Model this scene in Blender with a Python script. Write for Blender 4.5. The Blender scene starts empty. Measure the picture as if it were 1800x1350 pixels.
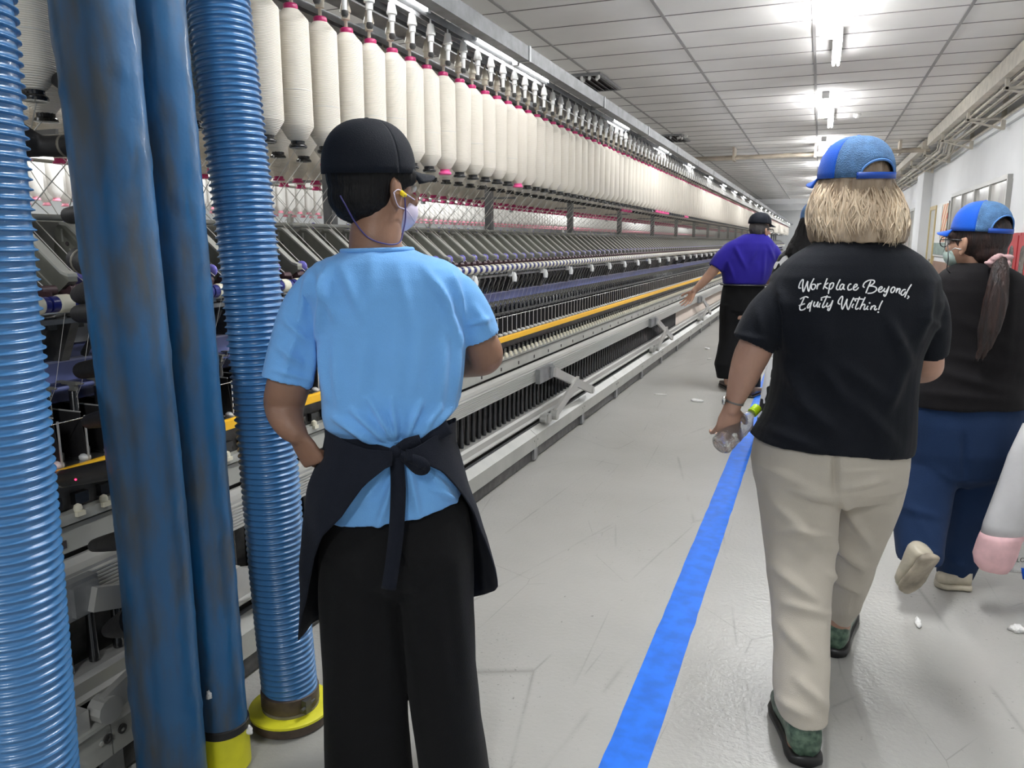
import bpy, bmesh, math, random
import numpy as np
from mathutils import Vector, Matrix, noise
from mathutils.bvhtree import BVHTree
SC = bpy.context.scene
COL = SC.collection
rnd = random.Random(7)

# ------------------------------------------------------------------ camera
CAM_H, FPX = 1.40, 1350.0
_dx, _dy = 1441 - 900, 675 - 425
TH = math.atan2(_dy, FPX)
PSI = math.atan2(_dx, math.hypot(FPX, _dy))
FW = Vector((-math.sin(PSI) * math.cos(TH), math.cos(PSI) * math.cos(TH), -math.sin(TH)))
RT = Vector((math.cos(PSI), math.sin(PSI), 0))
UP = RT.cross(FW)
VH = Vector((-math.sin(PSI), math.cos(PSI), 0))       # horizontal, away from the photographer
ZZ = Vector((0, 0, 1))
cd = bpy.data.cameras.new('camera')
cam = bpy.data.objects.new('camera', cd)
COL.objects.link(cam)
cam.location = (0, 0, CAM_H)
cam.matrix_world = Matrix.Translation((0, 0, CAM_H)) @ Matrix((RT, UP, -FW)).transposed().to_4x4()
cd.sensor_width = 36
cd.lens = 36 * FPX / 1800
cd.clip_start = 0.05
cd.clip_end = 200
SC.camera = cam

# ------------------------------------------------------------------ view, world, lights
SC.view_settings.view_transform = 'Standard'
SC.view_settings.look = 'None'
SC.view_settings.exposure = -0.15
SC.view_settings.gamma = 1
SC.view_settings.use_curve_mapping = False
SC.cycles.use_denoising = True
SC.cycles.max_bounces = 6
SC.cycles.diffuse_bounces = 4
SC.cycles.glossy_bounces = 3
SC.cycles.transmission_bounces = 6
SC.cycles.transparent_max_bounces = 8
SC.cycles.caustics_reflective = False
SC.cycles.caustics_refractive = False
w = bpy.data.worlds.new('world')
SC.world = w
w.use_nodes = True
w.node_tree.nodes['Background'].inputs[0].default_value = (0.90, 0.95, 1.0, 1)
w.node_tree.nodes['Background'].inputs[1].default_value = 0.55

def area(name, loc, sx, sy, power, col=(0.95, 0.98, 1.0), rot=(0, 0, 0)):
    l = bpy.data.lights.new(name, 'AREA')
    l.shape = 'RECTANGLE'
    l.size, l.size_y = sx, sy
    l.energy = power
    l.color = col
    o = bpy.data.objects.new(name, l)
    o.location = loc
    o.rotation_euler = rot
    COL.objects.link(o)
    return o

LIGHT_Y = [-1.7, 2.45, 7.1, 11.75, 16.4, 21.1, 25.8, 30.5, 35.2, 40.2, 45.6]  # last two added to brighten the back wall
for y in LIGHT_Y:                                        # light of the aisle's ceiling fixtures
    area('aisle_lamp_light', (-0.05, y, 3.12), 0.14, 1.15, 42 if y > 0 else 80)
for y in (-1.0, 4, 9, 15, 22, 30):                       # next aisle, beyond the near machine
    area('far_aisle_lamp_light', (-3.9, y, 3.15), 0.14, 1.2, 95)
for y in (3, 9, 16, 25):
    area('third_aisle_lamp_light', (-7.4, y, 3.15), 0.3, 1.2, 150)

# ------------------------------------------------------------------ helpers
def tag(o, label=None, cat=None, group=None, kind=None):
    if label: o['label'] = label
    if cat: o['category'] = cat
    if group: o['group'] = group
    if kind: o['kind'] = kind
    return o

def px(x, y, D):
    """3-D point seen at photo pixel (x, y), D metres away measured horizontally along the view."""
    r = FW * FPX + RT * (x - 900) + UP * (675 - y)
    return Vector((0, 0, CAM_H)) + r * (D / r.dot(VH))

def topx(p):
    v = p - Vector((0, 0, CAM_H))
    d = v.dot(FW)
    return 900 + FPX * v.dot(RT) / d, 675 - FPX * v.dot(UP) / d

def mat(name, col, rough=0.5, metal=0.0, noise_amt=0.0, noise_scale=8.0, bump=0.0, bump_scale=60.0,
        emit=0.0, alpha=1.0, trans=0.0, stretch=None, col2=None, sheen=0.0, coat=0.0, spec=None, bump2=None):
    m = bpy.data.materials.new(name)
    m.use_nodes = True
    nt = m.node_tree
    b = nt.nodes['Principled BSDF']
    b.inputs['Base Color'].default_value = (*col, 1)
    b.inputs['Roughness'].default_value = rough
    b.inputs['Metallic'].default_value = metal
    if sheen:
        b.inputs['Sheen Weight'].default_value = sheen
    if coat:
        b.inputs['Coat Weight'].default_value = coat
    if spec is not None:
        b.inputs['Specular IOR Level'].default_value = spec
    if trans:
        b.inputs['Transmission Weight'].default_value = trans
        b.inputs['IOR'].default_value = 1.2
    if alpha < 1:
        b.inputs['Alpha'].default_value = alpha
    if emit:
        b.inputs['Emission Color'].default_value = (*col, 1)
        b.inputs['Emission Strength'].default_value = emit
    tc = nt.nodes.new('ShaderNodeTexCoord')
    mp = nt.nodes.new('ShaderNodeMapping')
    nt.links.new(tc.outputs['Object'], mp.inputs[0])
    if stretch:
        mp.inputs['Scale'].default_value = stretch
    if noise_amt or col2:
        n = nt.nodes.new('ShaderNodeTexNoise')
        n.inputs['Scale'].default_value = noise_scale
        n.inputs['Detail'].default_value = 4
        nt.links.new(mp.outputs[0], n.inputs['Vector'])
        r = nt.nodes.new('ShaderNodeValToRGB')
        c2 = col2 or tuple(c * (1 - noise_amt) for c in col)
        c1 = col if col2 else tuple(min(1, c * (1 + noise_amt * 0.5)) for c in col)
        r.color_ramp.elements[0].color = (*c2, 1)
        r.color_ramp.elements[1].color = (*c1, 1)
        r.color_ramp.elements[0].position = 0.35
        r.color_ramp.elements[1].position = 0.65
        nt.links.new(n.outputs['Fac'], r.inputs[0])
        nt.links.new(r.outputs[0], b.inputs['Base Color'])
    if bump:
        n2 = nt.nodes.new('ShaderNodeTexNoise')
        n2.inputs['Scale'].default_value = bump_scale
        n2.inputs['Detail'].default_value = 3
        nt.links.new((mp if stretch else tc).outputs[0 if stretch else 'Object'], n2.inputs['Vector'])
        bp = nt.nodes.new('ShaderNodeBump')
        bp.inputs['Strength'].default_value = bump
        bp.inputs['Distance'].default_value = 0.01
        nt.links.new(n2.outputs['Fac'], bp.inputs['Height'])
        nt.links.new(bp.outputs[0], b.inputs['Normal'])
    return m

class MB:
    """collects shapes into one mesh"""
    def __init__(s):
        s.v, s.f, s.m = [], [], []
    def add(s, vs, fs, mi=0):
        o = len(s.v)
        s.v += [tuple(v) for v in vs]
        s.f += [tuple(i + o for i in f) for f in fs]
        s.m += [mi] * len(fs)
        return s
    def box(s, x0, x1, y0, y1, z0, z1, mi=0):
        vs = [(x, y, z) for z in (z0, z1) for y in (y0, y1) for x in (x0, x1)]
        return s.add(vs, [(0, 2, 3, 1), (4, 5, 7, 6), (0, 1, 5, 4), (2, 6, 7, 3), (0, 4, 6, 2), (1, 3, 7, 5)], mi)
    def prism_y(s, prof, y0, y1, mi=0):
        n = len(prof)
        vs = [(x, y0, z) for x, z in prof] + [(x, y1, z) for x, z in prof]
        fs = [(i, (i + 1) % n, n + (i + 1) % n, n + i) for i in range(n)]
        fs += [tuple(range(n))[::-1], tuple(range(n, 2 * n))]
        return s.add(vs, fs, mi)
    def tube(s, pts, rad, n=8, mi=0, cap=True, flat=1.0, up=None):
        pts = [Vector(p) for p in pts]
        if not hasattr(rad, '__len__'): rad = [rad] * len(pts)
        rings, prev = [], None
        for i, p in enumerate(pts):
            t = (pts[min(i + 1, len(pts) - 1)] - pts[max(i - 1, 0)]).normalized()
            if prev is None:
                a = up or (ZZ if abs(t.z) < 0.9 else Vector((1, 0, 0)))
                u = t.cross(a).normalized()
            else:
                u = (prev - t * prev.dot(t)).normalized()
            v = t.cross(u)
            prev = u
            r = rad[i]
            rings.append([p + u * (r * math.cos(k * math.tau / n)) + v * (r * flat * math.sin(k * math.tau / n)) for k in range(n)])
        return s.rings(rings, cap, mi)
    def rings(s, rings, cap=True, mi=0, closed=True):
        n = len(rings[0])
        vs = [v for r in rings for v in r]
        fs = []
        for i in range(len(rings) - 1):
            for k in range(n if closed else n - 1):
                k2 = (k + 1) % n
                fs.append((i * n + k, i * n + k2, (i + 1) * n + k2, (i + 1) * n + k))
        if cap:
            fs.append(tuple(range(n))[::-1])
            fs.append(tuple(range((len(rings) - 1) * n, len(rings) * n)))
        return s.add(vs, fs, mi)
    def lathe(s, c, prof, n=16, mi=0, axis='Z', mis=None):
        """prof: (r, h) list"""
        c = Vector(c)
        rings = []
        for r, h in prof:
            ring = []
            for k in range(n):
                a = k * math.tau / n
                p = (r * math.cos(a), r * math.sin(a), h)
                if axis == 'Y': p = (p[0], p[2], -p[1])
                if axis == 'X': p = (p[2], p[0], p[1])
                ring.append(c + Vector(p))
            rings.append(ring)
        if mis is None:
            return s.rings(rings, True, mi)
        for i in range(len(rings) - 1):
            s.rings(rings[i:i + 2], False, mis[i])
        s.add(rings[0], [tuple(range(n))[::-1]], mis[0])
        s.add(rings[-1], [tuple(range(n))], mis[-1])
        return s
    def ell(s, c, a, b, cc, R=None, n=20, mi=0):
        c = Vector(c)
        rings = []
        for i in range(n // 2 + 1):
            th = math.pi * (i + (0.02 if i == 0 else -0.02 if i == n // 2 else 0)) / (n // 2)
            ring = []
            for k in range(n):
                ph = k * math.tau / n
                p = Vector((a * math.sin(th) * math.cos(ph), b * math.sin(th) * math.sin(ph), cc * math.cos(th)))
                if R is not None: p = R @ p
                ring.append(c + p)
            rings.append(ring)
        return s.rings(rings, True, mi)
    def mesh(s, name):
        me = bpy.data.meshes.new(name)
        me.from_pydata(s.v, [], s.f)
        return me
    def build(s, name, mats, parent=None, smooth=False, angle=None):
        me = s.mesh(name)
        if not isinstance(mats, (list, tuple)): mats = [mats]
        for m in mats: me.materials.append(m)
        if len(mats) > 1:
            me.polygons.foreach_set('material_index', s.m)
        bm = bmesh.new()
        bm.from_mesh(me)
        bmesh.ops.recalc_face_normals(bm, faces=bm.faces)
        bm.to_mesh(me)
        bm.free()
        if smooth or angle:
            me.polygons.foreach_set('use_smooth', [True] * len(me.polygons))
            if angle:
                me.set_sharp_from_angle(angle=math.radians(angle))
        me.update()
        o = bpy.data.objects.new(name, me)
        COL.objects.link(o)
        if parent: o.parent = parent
        return o

def empty(name, loc=(0, 0, 0)):
    o = bpy.data.objects.new(name, None)
    o.location = loc
    o.empty_display_size = 0.1
    COL.objects.link(o)
    return o

def dup(o, loc=None, parent=None):
    c = o.copy()
    COL.objects.link(c)
    if loc is not None: c.location = loc
    if parent: c.parent = parent
    for ch in kids.get(o.name, []):
        d = ch.copy()
        COL.objects.link(d)
        d.parent = c
    return c
kids = {}

def inst_mesh(base, positions, name, mats, parent=None, smooth=True):
    """one object holding many far copies (kind = stuff)"""
    b = np.array([tuple(v.co) for v in base.data.vertices])
    fs = [tuple(p.vertices) for p in base.data.polygons]
    mi = [p.material_index for p in base.data.polygons]
    mb = MB()
    for q in positions:
        mb.add(b + np.array(q), fs)
    mb.m = mi * len(positions)
    return mb.build(name, mats, parent, smooth=smooth)
# ------------------------------------------------------------------ room
def floor_mat():
    m = bpy.data.materials.new('grey_epoxy_floor')
    m.use_nodes = True
    nt = m.node_tree
    N, Lk = nt.nodes, nt.links
    b = N['Principled BSDF']
    tc = N.new('ShaderNodeTexCoord')
    def nz(scale, det=4, st=(1, 1, 1), rough=0.6):
        mp = N.new('ShaderNodeMapping'); mp.inputs['Scale'].default_value = st
        n = N.new('ShaderNodeTexNoise'); n.inputs['Scale'].default_value = scale
        n.inputs['Detail'].default_value = det; n.inputs['Roughness'].default_value = rough
        Lk.new(tc.outputs['Object'], mp.inputs[0]); Lk.new(mp.outputs[0], n.inputs['Vector'])
        return n
    def ramp(src, p0, p1, c0, c1):
        r = N.new('ShaderNodeValToRGB')
        r.color_ramp.elements[0].position, r.color_ramp.elements[1].position = p0, p1
        r.color_ramp.elements[0].color, r.color_ramp.elements[1].color = (*c0, 1), (*c1, 1)
        Lk.new(src, r.inputs[0]); return r
    def mix(a, bb, fac, mode='MULTIPLY'):
        x = N.new('ShaderNodeMixRGB'); x.blend_type = mode
        x.inputs[0].default_value = 1
        if fac is not None: Lk.new(fac, x.inputs[0])
        Lk.new(a, x.inputs[1]); Lk.new(bb, x.inputs[2]); return x
    base = ramp(nz(0.9).outputs['Fac'], 0.35, 0.7, (0.385, 0.38, 0.355), (0.455, 0.445, 0.42))
    speck = ramp(nz(70, 5, (1, 1, 1), 0.75).outputs['Fac'], 0.33, 0.40, (0.34, 0.33, 0.31), (1, 1, 1))
    patch = ramp(nz(1.7, 3).outputs['Fac'], 0.47, 0.62, (0, 0, 0), (1, 1, 1))
    speck2 = N.new('ShaderNodeMixRGB'); speck2.inputs[1].default_value = (1, 1, 1, 1)
    Lk.new(patch.outputs[0], speck2.inputs[0]); Lk.new(speck.outputs[0], speck2.inputs[2])
    c1 = mix(base.outputs[0], speck2.outputs[0], None)
    # long scratches along and across the aisle
    last = c1
    for sc, st, rot, th, seed in ((0.8, (2.2, 0.35, 1), 0.22, 0.006, 0), (0.5, (3.0, 0.6, 1), -0.5, 0.006, 3), (1.3, (1.6, 0.8, 1), 1.2, 0.004, 7)):
        mp = N.new('ShaderNodeMapping'); mp.inputs['Scale'].default_value = st
        mp.inputs['Rotation'].default_value = (0, 0, rot); mp.inputs['Location'].default_value = (seed, seed, 0)
        v = N.new('ShaderNodeTexVoronoi'); v.feature = 'DISTANCE_TO_EDGE'; v.inputs['Scale'].default_value = sc
        Lk.new(tc.outputs['Object'], mp.inputs[0]); Lk.new(mp.outputs[0], v.inputs['Vector'])
        r = ramp(v.outputs['Distance'], 0.0, th, (0.70, 0.69, 0.68), (1, 1, 1))
        mk = ramp(nz(1.1 + seed * 0.2, 3).outputs['Fac'], 0.48, 0.60, (0, 0, 0), (1, 1, 1))
        x = N.new('ShaderNodeMixRGB'); x.inputs[1].default_value = (1, 1, 1, 1)
        Lk.new(mk.outputs[0], x.inputs[0]); Lk.new(r.outputs[0], x.inputs[2])
        last = mix(last.outputs[0], x.outputs[0], None)
    fk = ramp(nz(17, 8, (1.6, 0.5, 1), 0.7).outputs['Fac'], 0.665, 0.70, (1, 1, 1), (0.45, 0.44, 0.43))
    last = mix(last.outputs[0], fk.outputs[0], None)
    Lk.new(last.outputs[0], b.inputs['Base Color'])
    rr = ramp(nz(2.4).outputs['Fac'], 0.3, 0.7, (0.24,) * 3, (0.40,) * 3)
    b.inputs['Roughness'].default_value = 0.33
    bp = N.new('ShaderNodeBump'); bp.inputs['Strength'].default_value = 0.5; bp.inputs['Distance'].default_value = 0.004
    Lk.new(nz(55, 2).outputs['Fac'], bp.inputs['Height']); Lk.new(bp.outputs[0], b.inputs['Normal'])
    b.inputs['Specular IOR Level'].default_value = 0.45
    return m
M = {}
M['floor'] = floor_mat()
M['wall'] = mat('white_painted_wall', (0.74, 0.75, 0.76), 0.7, noise_amt=0.05, noise_scale=1.2)
M['wallgrey'] = mat('grey_back_wall', (0.62, 0.63, 0.63), 0.7)
M['ceil'] = mat('ceiling_tile', (0.80, 0.785, 0.765), 0.75, noise_amt=0.07, noise_scale=1.1, bump=0.15, bump_scale=90)
M['tbar'] = mat('ceiling_grid_bar', (0.30, 0.29, 0.285), 0.6)
M['tbar2'] = mat('ceiling_joint_bar', (0.23, 0.22, 0.215), 0.7)
M['cream'] = mat('cream_painted_pipe', (0.60, 0.56, 0.48), 0.45, noise_amt=0.15, noise_scale=9)
M['galv'] = mat('galvanised_steel', (0.27, 0.275, 0.28), 0.45, 0.5, noise_amt=0.2, noise_scale=14)
M['beamsteel'] = mat('weathered_galvanised_beam', (0.15, 0.155, 0.16), 0.5, 0.3, noise_amt=0.3, noise_scale=14)
M['alu'] = mat('brushed_aluminium', (0.50, 0.495, 0.47), 0.42, 0.5, noise_amt=0.08, noise_scale=5, stretch=(1, 0.2, 1))
M['paintgrey'] = mat('grey_green_enamel', (0.40, 0.40, 0.36), 0.4, noise_amt=0.1, noise_scale=7)
M['lightgrey'] = mat('pale_grey_enamel', (0.37, 0.37, 0.34), 0.38, noise_amt=0.10, noise_scale=6)
M['darkmetal'] = mat('dark_oily_metal', (0.09, 0.088, 0.085), 0.45, 0.5, noise_amt=0.4, noise_scale=20)
M['steel'] = mat('polished_steel', (0.62, 0.62, 0.60), 0.25, 0.95)
M['blackp'] = mat('glossy_black_plastic', (0.012, 0.012, 0.013), 0.22, coat=0.3)
M['black'] = mat('matt_black_rubber', (0.020, 0.019, 0.020), 0.55, noise_amt=0.3, noise_scale=9, bump=0.2, bump_scale=40)
M['creamp'] = mat('cream_plastic', (0.74, 0.70, 0.56), 0.4)
M['whitep'] = mat('white_plastic', (0.80, 0.80, 0.78), 0.35)
M['beigep'] = mat('aged_beige_plastic', (0.62, 0.57, 0.46), 0.45)
M['yellow'] = mat('yellow_guide_rail', (0.95, 0.52, 0.02), 0.4)
M['violet'] = mat('violet_plastic', (0.22, 0.20, 0.66), 0.3)
M['lav'] = mat('lavender_enamel', (0.17, 0.20, 0.44), 0.42, noise_amt=0.15, noise_scale=9)
M['darkblue'] = mat('dark_blue_enamel', (0.035, 0.04, 0.10), 0.4, noise_amt=0.2, noise_scale=20)
M['navyp'] = mat('navy_plastic', (0.015, 0.02, 0.16), 0.3)
M['magenta'] = mat('crimson_plastic', (0.46, 0.02, 0.13), 0.35)
M['pink'] = mat('bright_pink_plastic', (0.85, 0.10, 0.32), 0.4)
M['palepink'] = mat('light_pink_plastic', (0.90, 0.32, 0.42), 0.5)
M['olive'] = mat('olive_grey_panel', (0.17, 0.165, 0.14), 0.5, noise_amt=0.15, noise_scale=5)
M['arm'] = mat('grey_arm_enamel', (0.19, 0.19, 0.16), 0.36, noise_amt=0.12, noise_scale=20)
M['roving'] = mat('roving_strand_cotton', (0.70, 0.68, 0.63), 0.8)

def yarn_mat():
    m = mat('cream_cotton_roving', (0.79, 0.735, 0.64), 0.85, noise_amt=0.05, noise_scale=3)
    nt = m.node_tree
    b = nt.nodes['Principled BSDF']
    tc = nt.nodes.new('ShaderNodeTexCoord')
    wv = nt.nodes.new('ShaderNodeTexWave')
    wv.bands_direction = 'Z'
    wv.inputs['Scale'].default_value = 70
    wv.inputs['Distortion'].default_value = 0.8
    wv.inputs['Detail'].default_value = 1.5
    wv.inputs['Detail Scale'].default_value = 2
    bp = nt.nodes.new('ShaderNodeBump')
    bp.inputs['Strength'].default_value = 0.55
    bp.inputs['Distance'].default_value = 0.002
    nt.links.new(tc.outputs['Object'], wv.inputs['Vector'])
    nt.links.new(wv.outputs['Fac'], bp.inputs['Height'])
    nt.links.new(bp.outputs[0], b.inputs['Normal'])
    return m
M['yarn'] = yarn_mat()

def structure(o, label=None):
    o['kind'] = 'structure'
    if label: o['label'] = label
    return o
structure(MB().box(-12, 2.35, -5, 49, -0.1, 0).build('floor', M['floor']), 'worn light grey painted factory floor with scuffs')
structure(MB().box(2.2, 2.35, -5, 49, 0, 3.3).build('wall_right', M['wall']), 'white painted wall along the right of the aisle')
structure(MB().box(-12, 2.2, 48, 48.2, 0, 3.3).build('wall_back', M['wallgrey']), 'pale grey wall at the far end of the aisle')
structure(MB().box(-12.2, -12, -5, 48, 0, 3.3).build('wall_left', M['wall']), 'white wall seen beyond the spinning machines')
# ceiling: tiles with recessed joints, grid 1.2 x 0.6
cb = MB()
cb.box(-12, 2.35, -5, 49, 3.3, 3.36)
ceil = structure(cb.build('ceiling', M['ceil']), 'suspended ceiling of long grey tiles')
mb = MB()
for k in range(-10, 3):
    x = -0.176 + 1.2 * k
    if x < 2.2: mb.box(x - 0.014, x + 0.014, -5, 48, 3.292, 3.3)
g1 = mb.build('ceiling_grid_bar', M['tbar'], ceil)
mb = MB()
k = 0
y = 7.018 - 0.6 * 20
while y < 48:
    mb.box(-12, 2.2, y - 0.005, y + 0.005, 3.295, 3.3)
    y += 0.6
mb.build('ceiling_joint_bar', M['tbar2'], ceil)
structure(MB().box(-12, 2.2, 37.5, 38, 3.08, 3.3).build('trim_1', M['wall']), 'white downstand beam across the ceiling near the far end')
structure(MB().box(-12, 2.2, 43, 43.6, 3.0, 3.3).build('trim_2', M['wall']), 'second white downstand beam at the far end')
# blue line, narrow worn edge
M['tape'] = mat('worn_blue_floor_paint', (0.012, 0.17, 0.80), 0.45, noise_amt=0.18, noise_scale=16, spec=0.3)
bl = MB()
n = 260
L_, R_ = [], []
for i in range(n + 1):
    y = 0.9 + 47 * (i / n) ** 1.6
    j = noise.noise(Vector((0.3, y * 9, 0))) * 0.004
    j2 = noise.noise(Vector((5.3, y * 9, 0))) * 0.004
    L_.append((-0.462 + j, y)); R_.append((-0.338 + j2, y))
vs = [(x, y, z) for i in range(n + 1) for (x, y) in (L_[i], R_[i]) for z in (0.0002, 0.0016)]
fs = []
for i in range(n):
    a, c = i * 4, (i + 1) * 4
    fs += [(a + 1, a + 3, c + 3, c + 1), (a, a + 1, c + 1, c), (a + 2, c + 2, c + 3, a + 3)]
bl.add(vs, fs)
structure(bl.build('trim_3', M['tape']), 'bright blue painted walkway line on the grey floor')
M['plinth'] = mat('cream_concrete_plinth', (0.60, 0.56, 0.47), 0.7, noise_amt=0.25, noise_scale=25, bump=0.4, bump_scale=50)
structure(MB().box(-1.735, -1.655, -0.5, 44, 0, 0.007).build('trim_4', M['plinth']), 'narrow cream strip on the floor along the machine foot')
structure(MB().box(-2.9, -1.735, -0.5, 44, 0, 0.004).build('trim_5', mat('dark_brown_floor', (0.13, 0.10, 0.075), 0.5, noise_amt=0.4, noise_scale=9)), 'dark brown floor under the machine')  # dark brown sheet, tone varied at random

# ---- right wall: rail ledge, pillar, windows, door, wainscot, conduits
structure(MB().box(2.15, 2.2, -2, 48, 2.90, 2.96).box(2.12, 2.2, -2, 48, 2.96, 2.985).build('trim_6', M['wall']), 'white ledge high on the right wall')
structure(MB().box(2.02, 2.2, 19.4, 20.6, 0, 3.0).build('trim_7', M['wall']), 'white pillar standing out of the right wall')
M['wains'] = mat('brown_wall_paint', (0.30, 0.18, 0.13), 0.5, noise_amt=0.15, noise_scale=3)
structure(MB().box(2.185, 2.2, 12.0, 19.4, 0, 1.02).build('baseboard_right', M['wains']), 'brown painted lower band of the right wall')
M['winframe'] = mat('grey_window_frame', (0.42, 0.42, 0.40), 0.4)
M['winglass'] = mat('pale_window_glass', (0.62, 0.60, 0.57), 0.12, noise_amt=0.3, noise_scale=1.5)
def window(i, y0, y1, z0, z1, n, label):
    e = empty('window_%d' % i, (2.2, (y0 + y1) / 2, z0)); structure(e, label)
    yc = (y0 + y1) / 2
    f = MB(); t = 0.06
    f.box(-0.06, 0.0, y0 - yc, y1 - yc, 0, t); f.box(-0.06, 0.0, y0 - yc, y1 - yc, z1 - z0 - t, z1 - z0)
    for k in range(n + 1):
        y = y0 - yc + (y1 - y0) * k / n
        f.box(-0.06, 0, y - t / 2, y + t / 2, t, z1 - z0 - t)
    f.build('window_frame', M['winframe'], e)
    for k in range(n):
        a = y0 - yc + (y1 - y0) * k / n + t / 2; b = y0 - yc + (y1 - y0) * (k + 1) / n - t / 2
        MB().box(-0.03, -0.02, a, b, t, z1 - z0 - t).build('window_pane', M['winglass'], e)
window(1, 11.55, 16.05, 1.30, 2.24, 4, 'wide grey framed window in the right wall behind the woman with the ponytail')
window(2, 21.9, 24.3, 1.12, 2.23, 3, 'grey framed window beyond the white pillar')
window(3, 30, 34, 1.12, 2.23, 4, 'grey framed window near the far end of the right wall')
d = empty('door_1', (2.2, 18.5, 0)); structure(d, 'door with a yellowed frame beside the notices')
M['doorframe'] = mat('yellowed_door_frame', (0.55, 0.44, 0.22), 0.5)
M['doorleaf'] = mat('pale_door', (0.55, 0.55, 0.52), 0.4)
MB().box(-0.05, 0, -0.46, -0.38, 0, 2.13).box(-0.05, 0, 0.38, 0.46, 0, 2.13).box(-0.05, 0, -0.38, 0.38, 2.05, 2.13).build('door_frame', M['doorframe'], d)
MB().box(-0.03, 0, -0.38, 0.38, 0.01, 2.05).build('door_leaf', M['doorleaf'], d)
MB().box(-0.08, -0.03, -0.33, -0.25, 1.0, 1.05).build('door_handle', M['steel'], d)
# notices
M['paper'] = mat('white_notice_paper', (0.78, 0.78, 0.76), 0.6)
M['poster'] = mat('striped_safety_poster', (0.72, 0.50, 0.25), 0.5)
nt = M['poster'].node_tree
wv = nt.nodes.new('ShaderNodeTexWave'); wv.inputs['Scale'].default_value = 2.2; wv.bands_direction = 'DIAGONAL'
tcx = nt.nodes.new('ShaderNodeTexCoord'); nt.links.new(tcx.outputs['Object'], wv.inputs['Vector'])
rp = nt.nodes.new('ShaderNodeValToRGB'); rp.color_ramp.interpolation = 'CONSTANT'
rp.color_ramp.elements[0].color = (0.55, 0.10, 0.06, 1); rp.color_ramp.elements[1].color = (0.75, 0.55, 0.28, 1); rp.color_ramp.elements[1].position = 0.3
e2 = rp.color_ramp.elements.new(0.75); e2.color = (0.68, 0.62, 0.5, 1)
nt.links.new(wv.outputs['Fac'], rp.inputs[0]); nt.links.new(rp.outputs[0], nt.nodes['Principled BSDF'].inputs['Base Color'])
M['noticegreen'] = mat('grey_green_notice', (0.25, 0.33, 0.30), 0.5, noise_amt=0.3, noise_scale=10)
M['boarddark'] = mat('dark_board_edge', (0.06, 0.05, 0.05), 0.5)
t = empty('notice_board', (2.198, 17.2, 1.12)); tag(t, 'notice board with striped poster between the door and the wide window', 'notice board')
MB().box(-0.03, 0, -0.85, 0.8, 0, 1.02).build('board', M['paper'], t)
MB().box(-0.04, -0.03, -0.72, -0.1, 0.28, 0.98).build('poster', M['poster'], t)
MB().box(-0.04, -0.03, -0.10, -0.06, 0.28, 0.98).box(-0.04, -0.03, -0.85, -0.80, 0.0, 1.02).build('board_edge', M['boarddark'], t)
MB().box(-0.04, -0.03, -0.72, 0.72, 0.03, 0.26).build('lower_notice', M['noticegreen'], t)
MB().box(-0.04, -0.03, 0.0, 0.70, 0.35, 0.95).build('white_notice', M['whitep'], t)
# red cabinets
M['red'] = mat('dull_red_cabinet', (0.50, 0.045, 0.055), 0.4, noise_amt=0.1, noise_scale=5)
M['cabglass'] = mat('cabinet_door_glass', (0.20, 0.19, 0.18), 0.15, noise_amt=0.5, noise_scale=4)
def red_cab(y0, y1, z1, label, grp):
    c = empty('red_cabinet', (2.08, (y0 + y1) / 2, 0)); tag(c, label, 'cabinet', grp)
    h = (y1 - y0) / 2
    MB().box(-0.0, 0.115, -h, h, 0, z1).build('body', M['red'], c)
    dr = MB().box(-0.02, -0.0, -h + 0.02, h - 0.02, 0.05, z1 - 0.03).build('door', M['red'], c)
    q = MB()
    prof = []
    for k in range(16):
        a = k * math.tau / 16
        prof.append((math.cos(a) * 0.11, math.sin(a) * 0.11 + (0.20 if math.sin(a) > 0 else -0.20)))
    vs = [(-0.025, p, z1 - 0.45 + zz) for p, zz in prof] + [(-0.015, p, z1 - 0.45 + zz) for p, zz in prof]
    q.add(vs, [tuple(range(16)), tuple(range(16, 32))[::-1]] + [(i, (i + 1) % 16, 16 + (i + 1) % 16, 16 + i) for i in range(16)])
    q.build('door_window', M['cabglass'], dr)
red_cab(9.65, 10.17, 1.50, 'red cabinet with a rounded glass door panel, nearest the camera', 'red cabinets by the right wall')
red_cab(10.19, 10.71, 1.50, 'red cabinet with a rounded glass door panel, just left of the nearest one', 'red cabinets by the right wall')
c = MB().box(1.8, 2.18, 26, 27.2, 0, 1.50).build('red_locker', M['red']); tag(c, 'small red locker by the wall beyond the blonde woman', 'locker')

# conduit rack under the ceiling, right
r = empty('conduit_rack', (1.9, 0, 3.0)); tag(r, 'rack of cream pipes and cable trunking running under the ceiling along the right wall', 'pipe rack')
MB().box(-0.24, -0.16, 4, 15.9, 0.08, 0.27).build('trunking', M['cream'], r)
MB().box(-0.24, -0.14, 16.6, 40, 0.10, 0.24).build('trunking', M['cream'], r)
def pipe(xo, zo, rr, jog):
    pts = [(xo, 4, zo), (xo, 15.2 + jog, zo), (xo + 0.07, 16.0 + jog, zo - 0.10), (xo + 0.07, 40, zo - 0.10)]
    MB().tube(pts, rr, 8).build('pipe', M['cream'], r, smooth=True)
for i, (xo, zo, rr) in enumerate(((-0.13, 0.05, 0.017), (-0.06, 0.03, 0.013), (0.0, 0.06, 0.012), (0.05, 0.01, 0.02), (0.12, 0.03, 0.014), (-0.10, 0.14, 0.012), (-0.02, 0.17, 0.011))):
    pipe(xo, zo, rr, i * 0.12 - 0.3)
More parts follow.
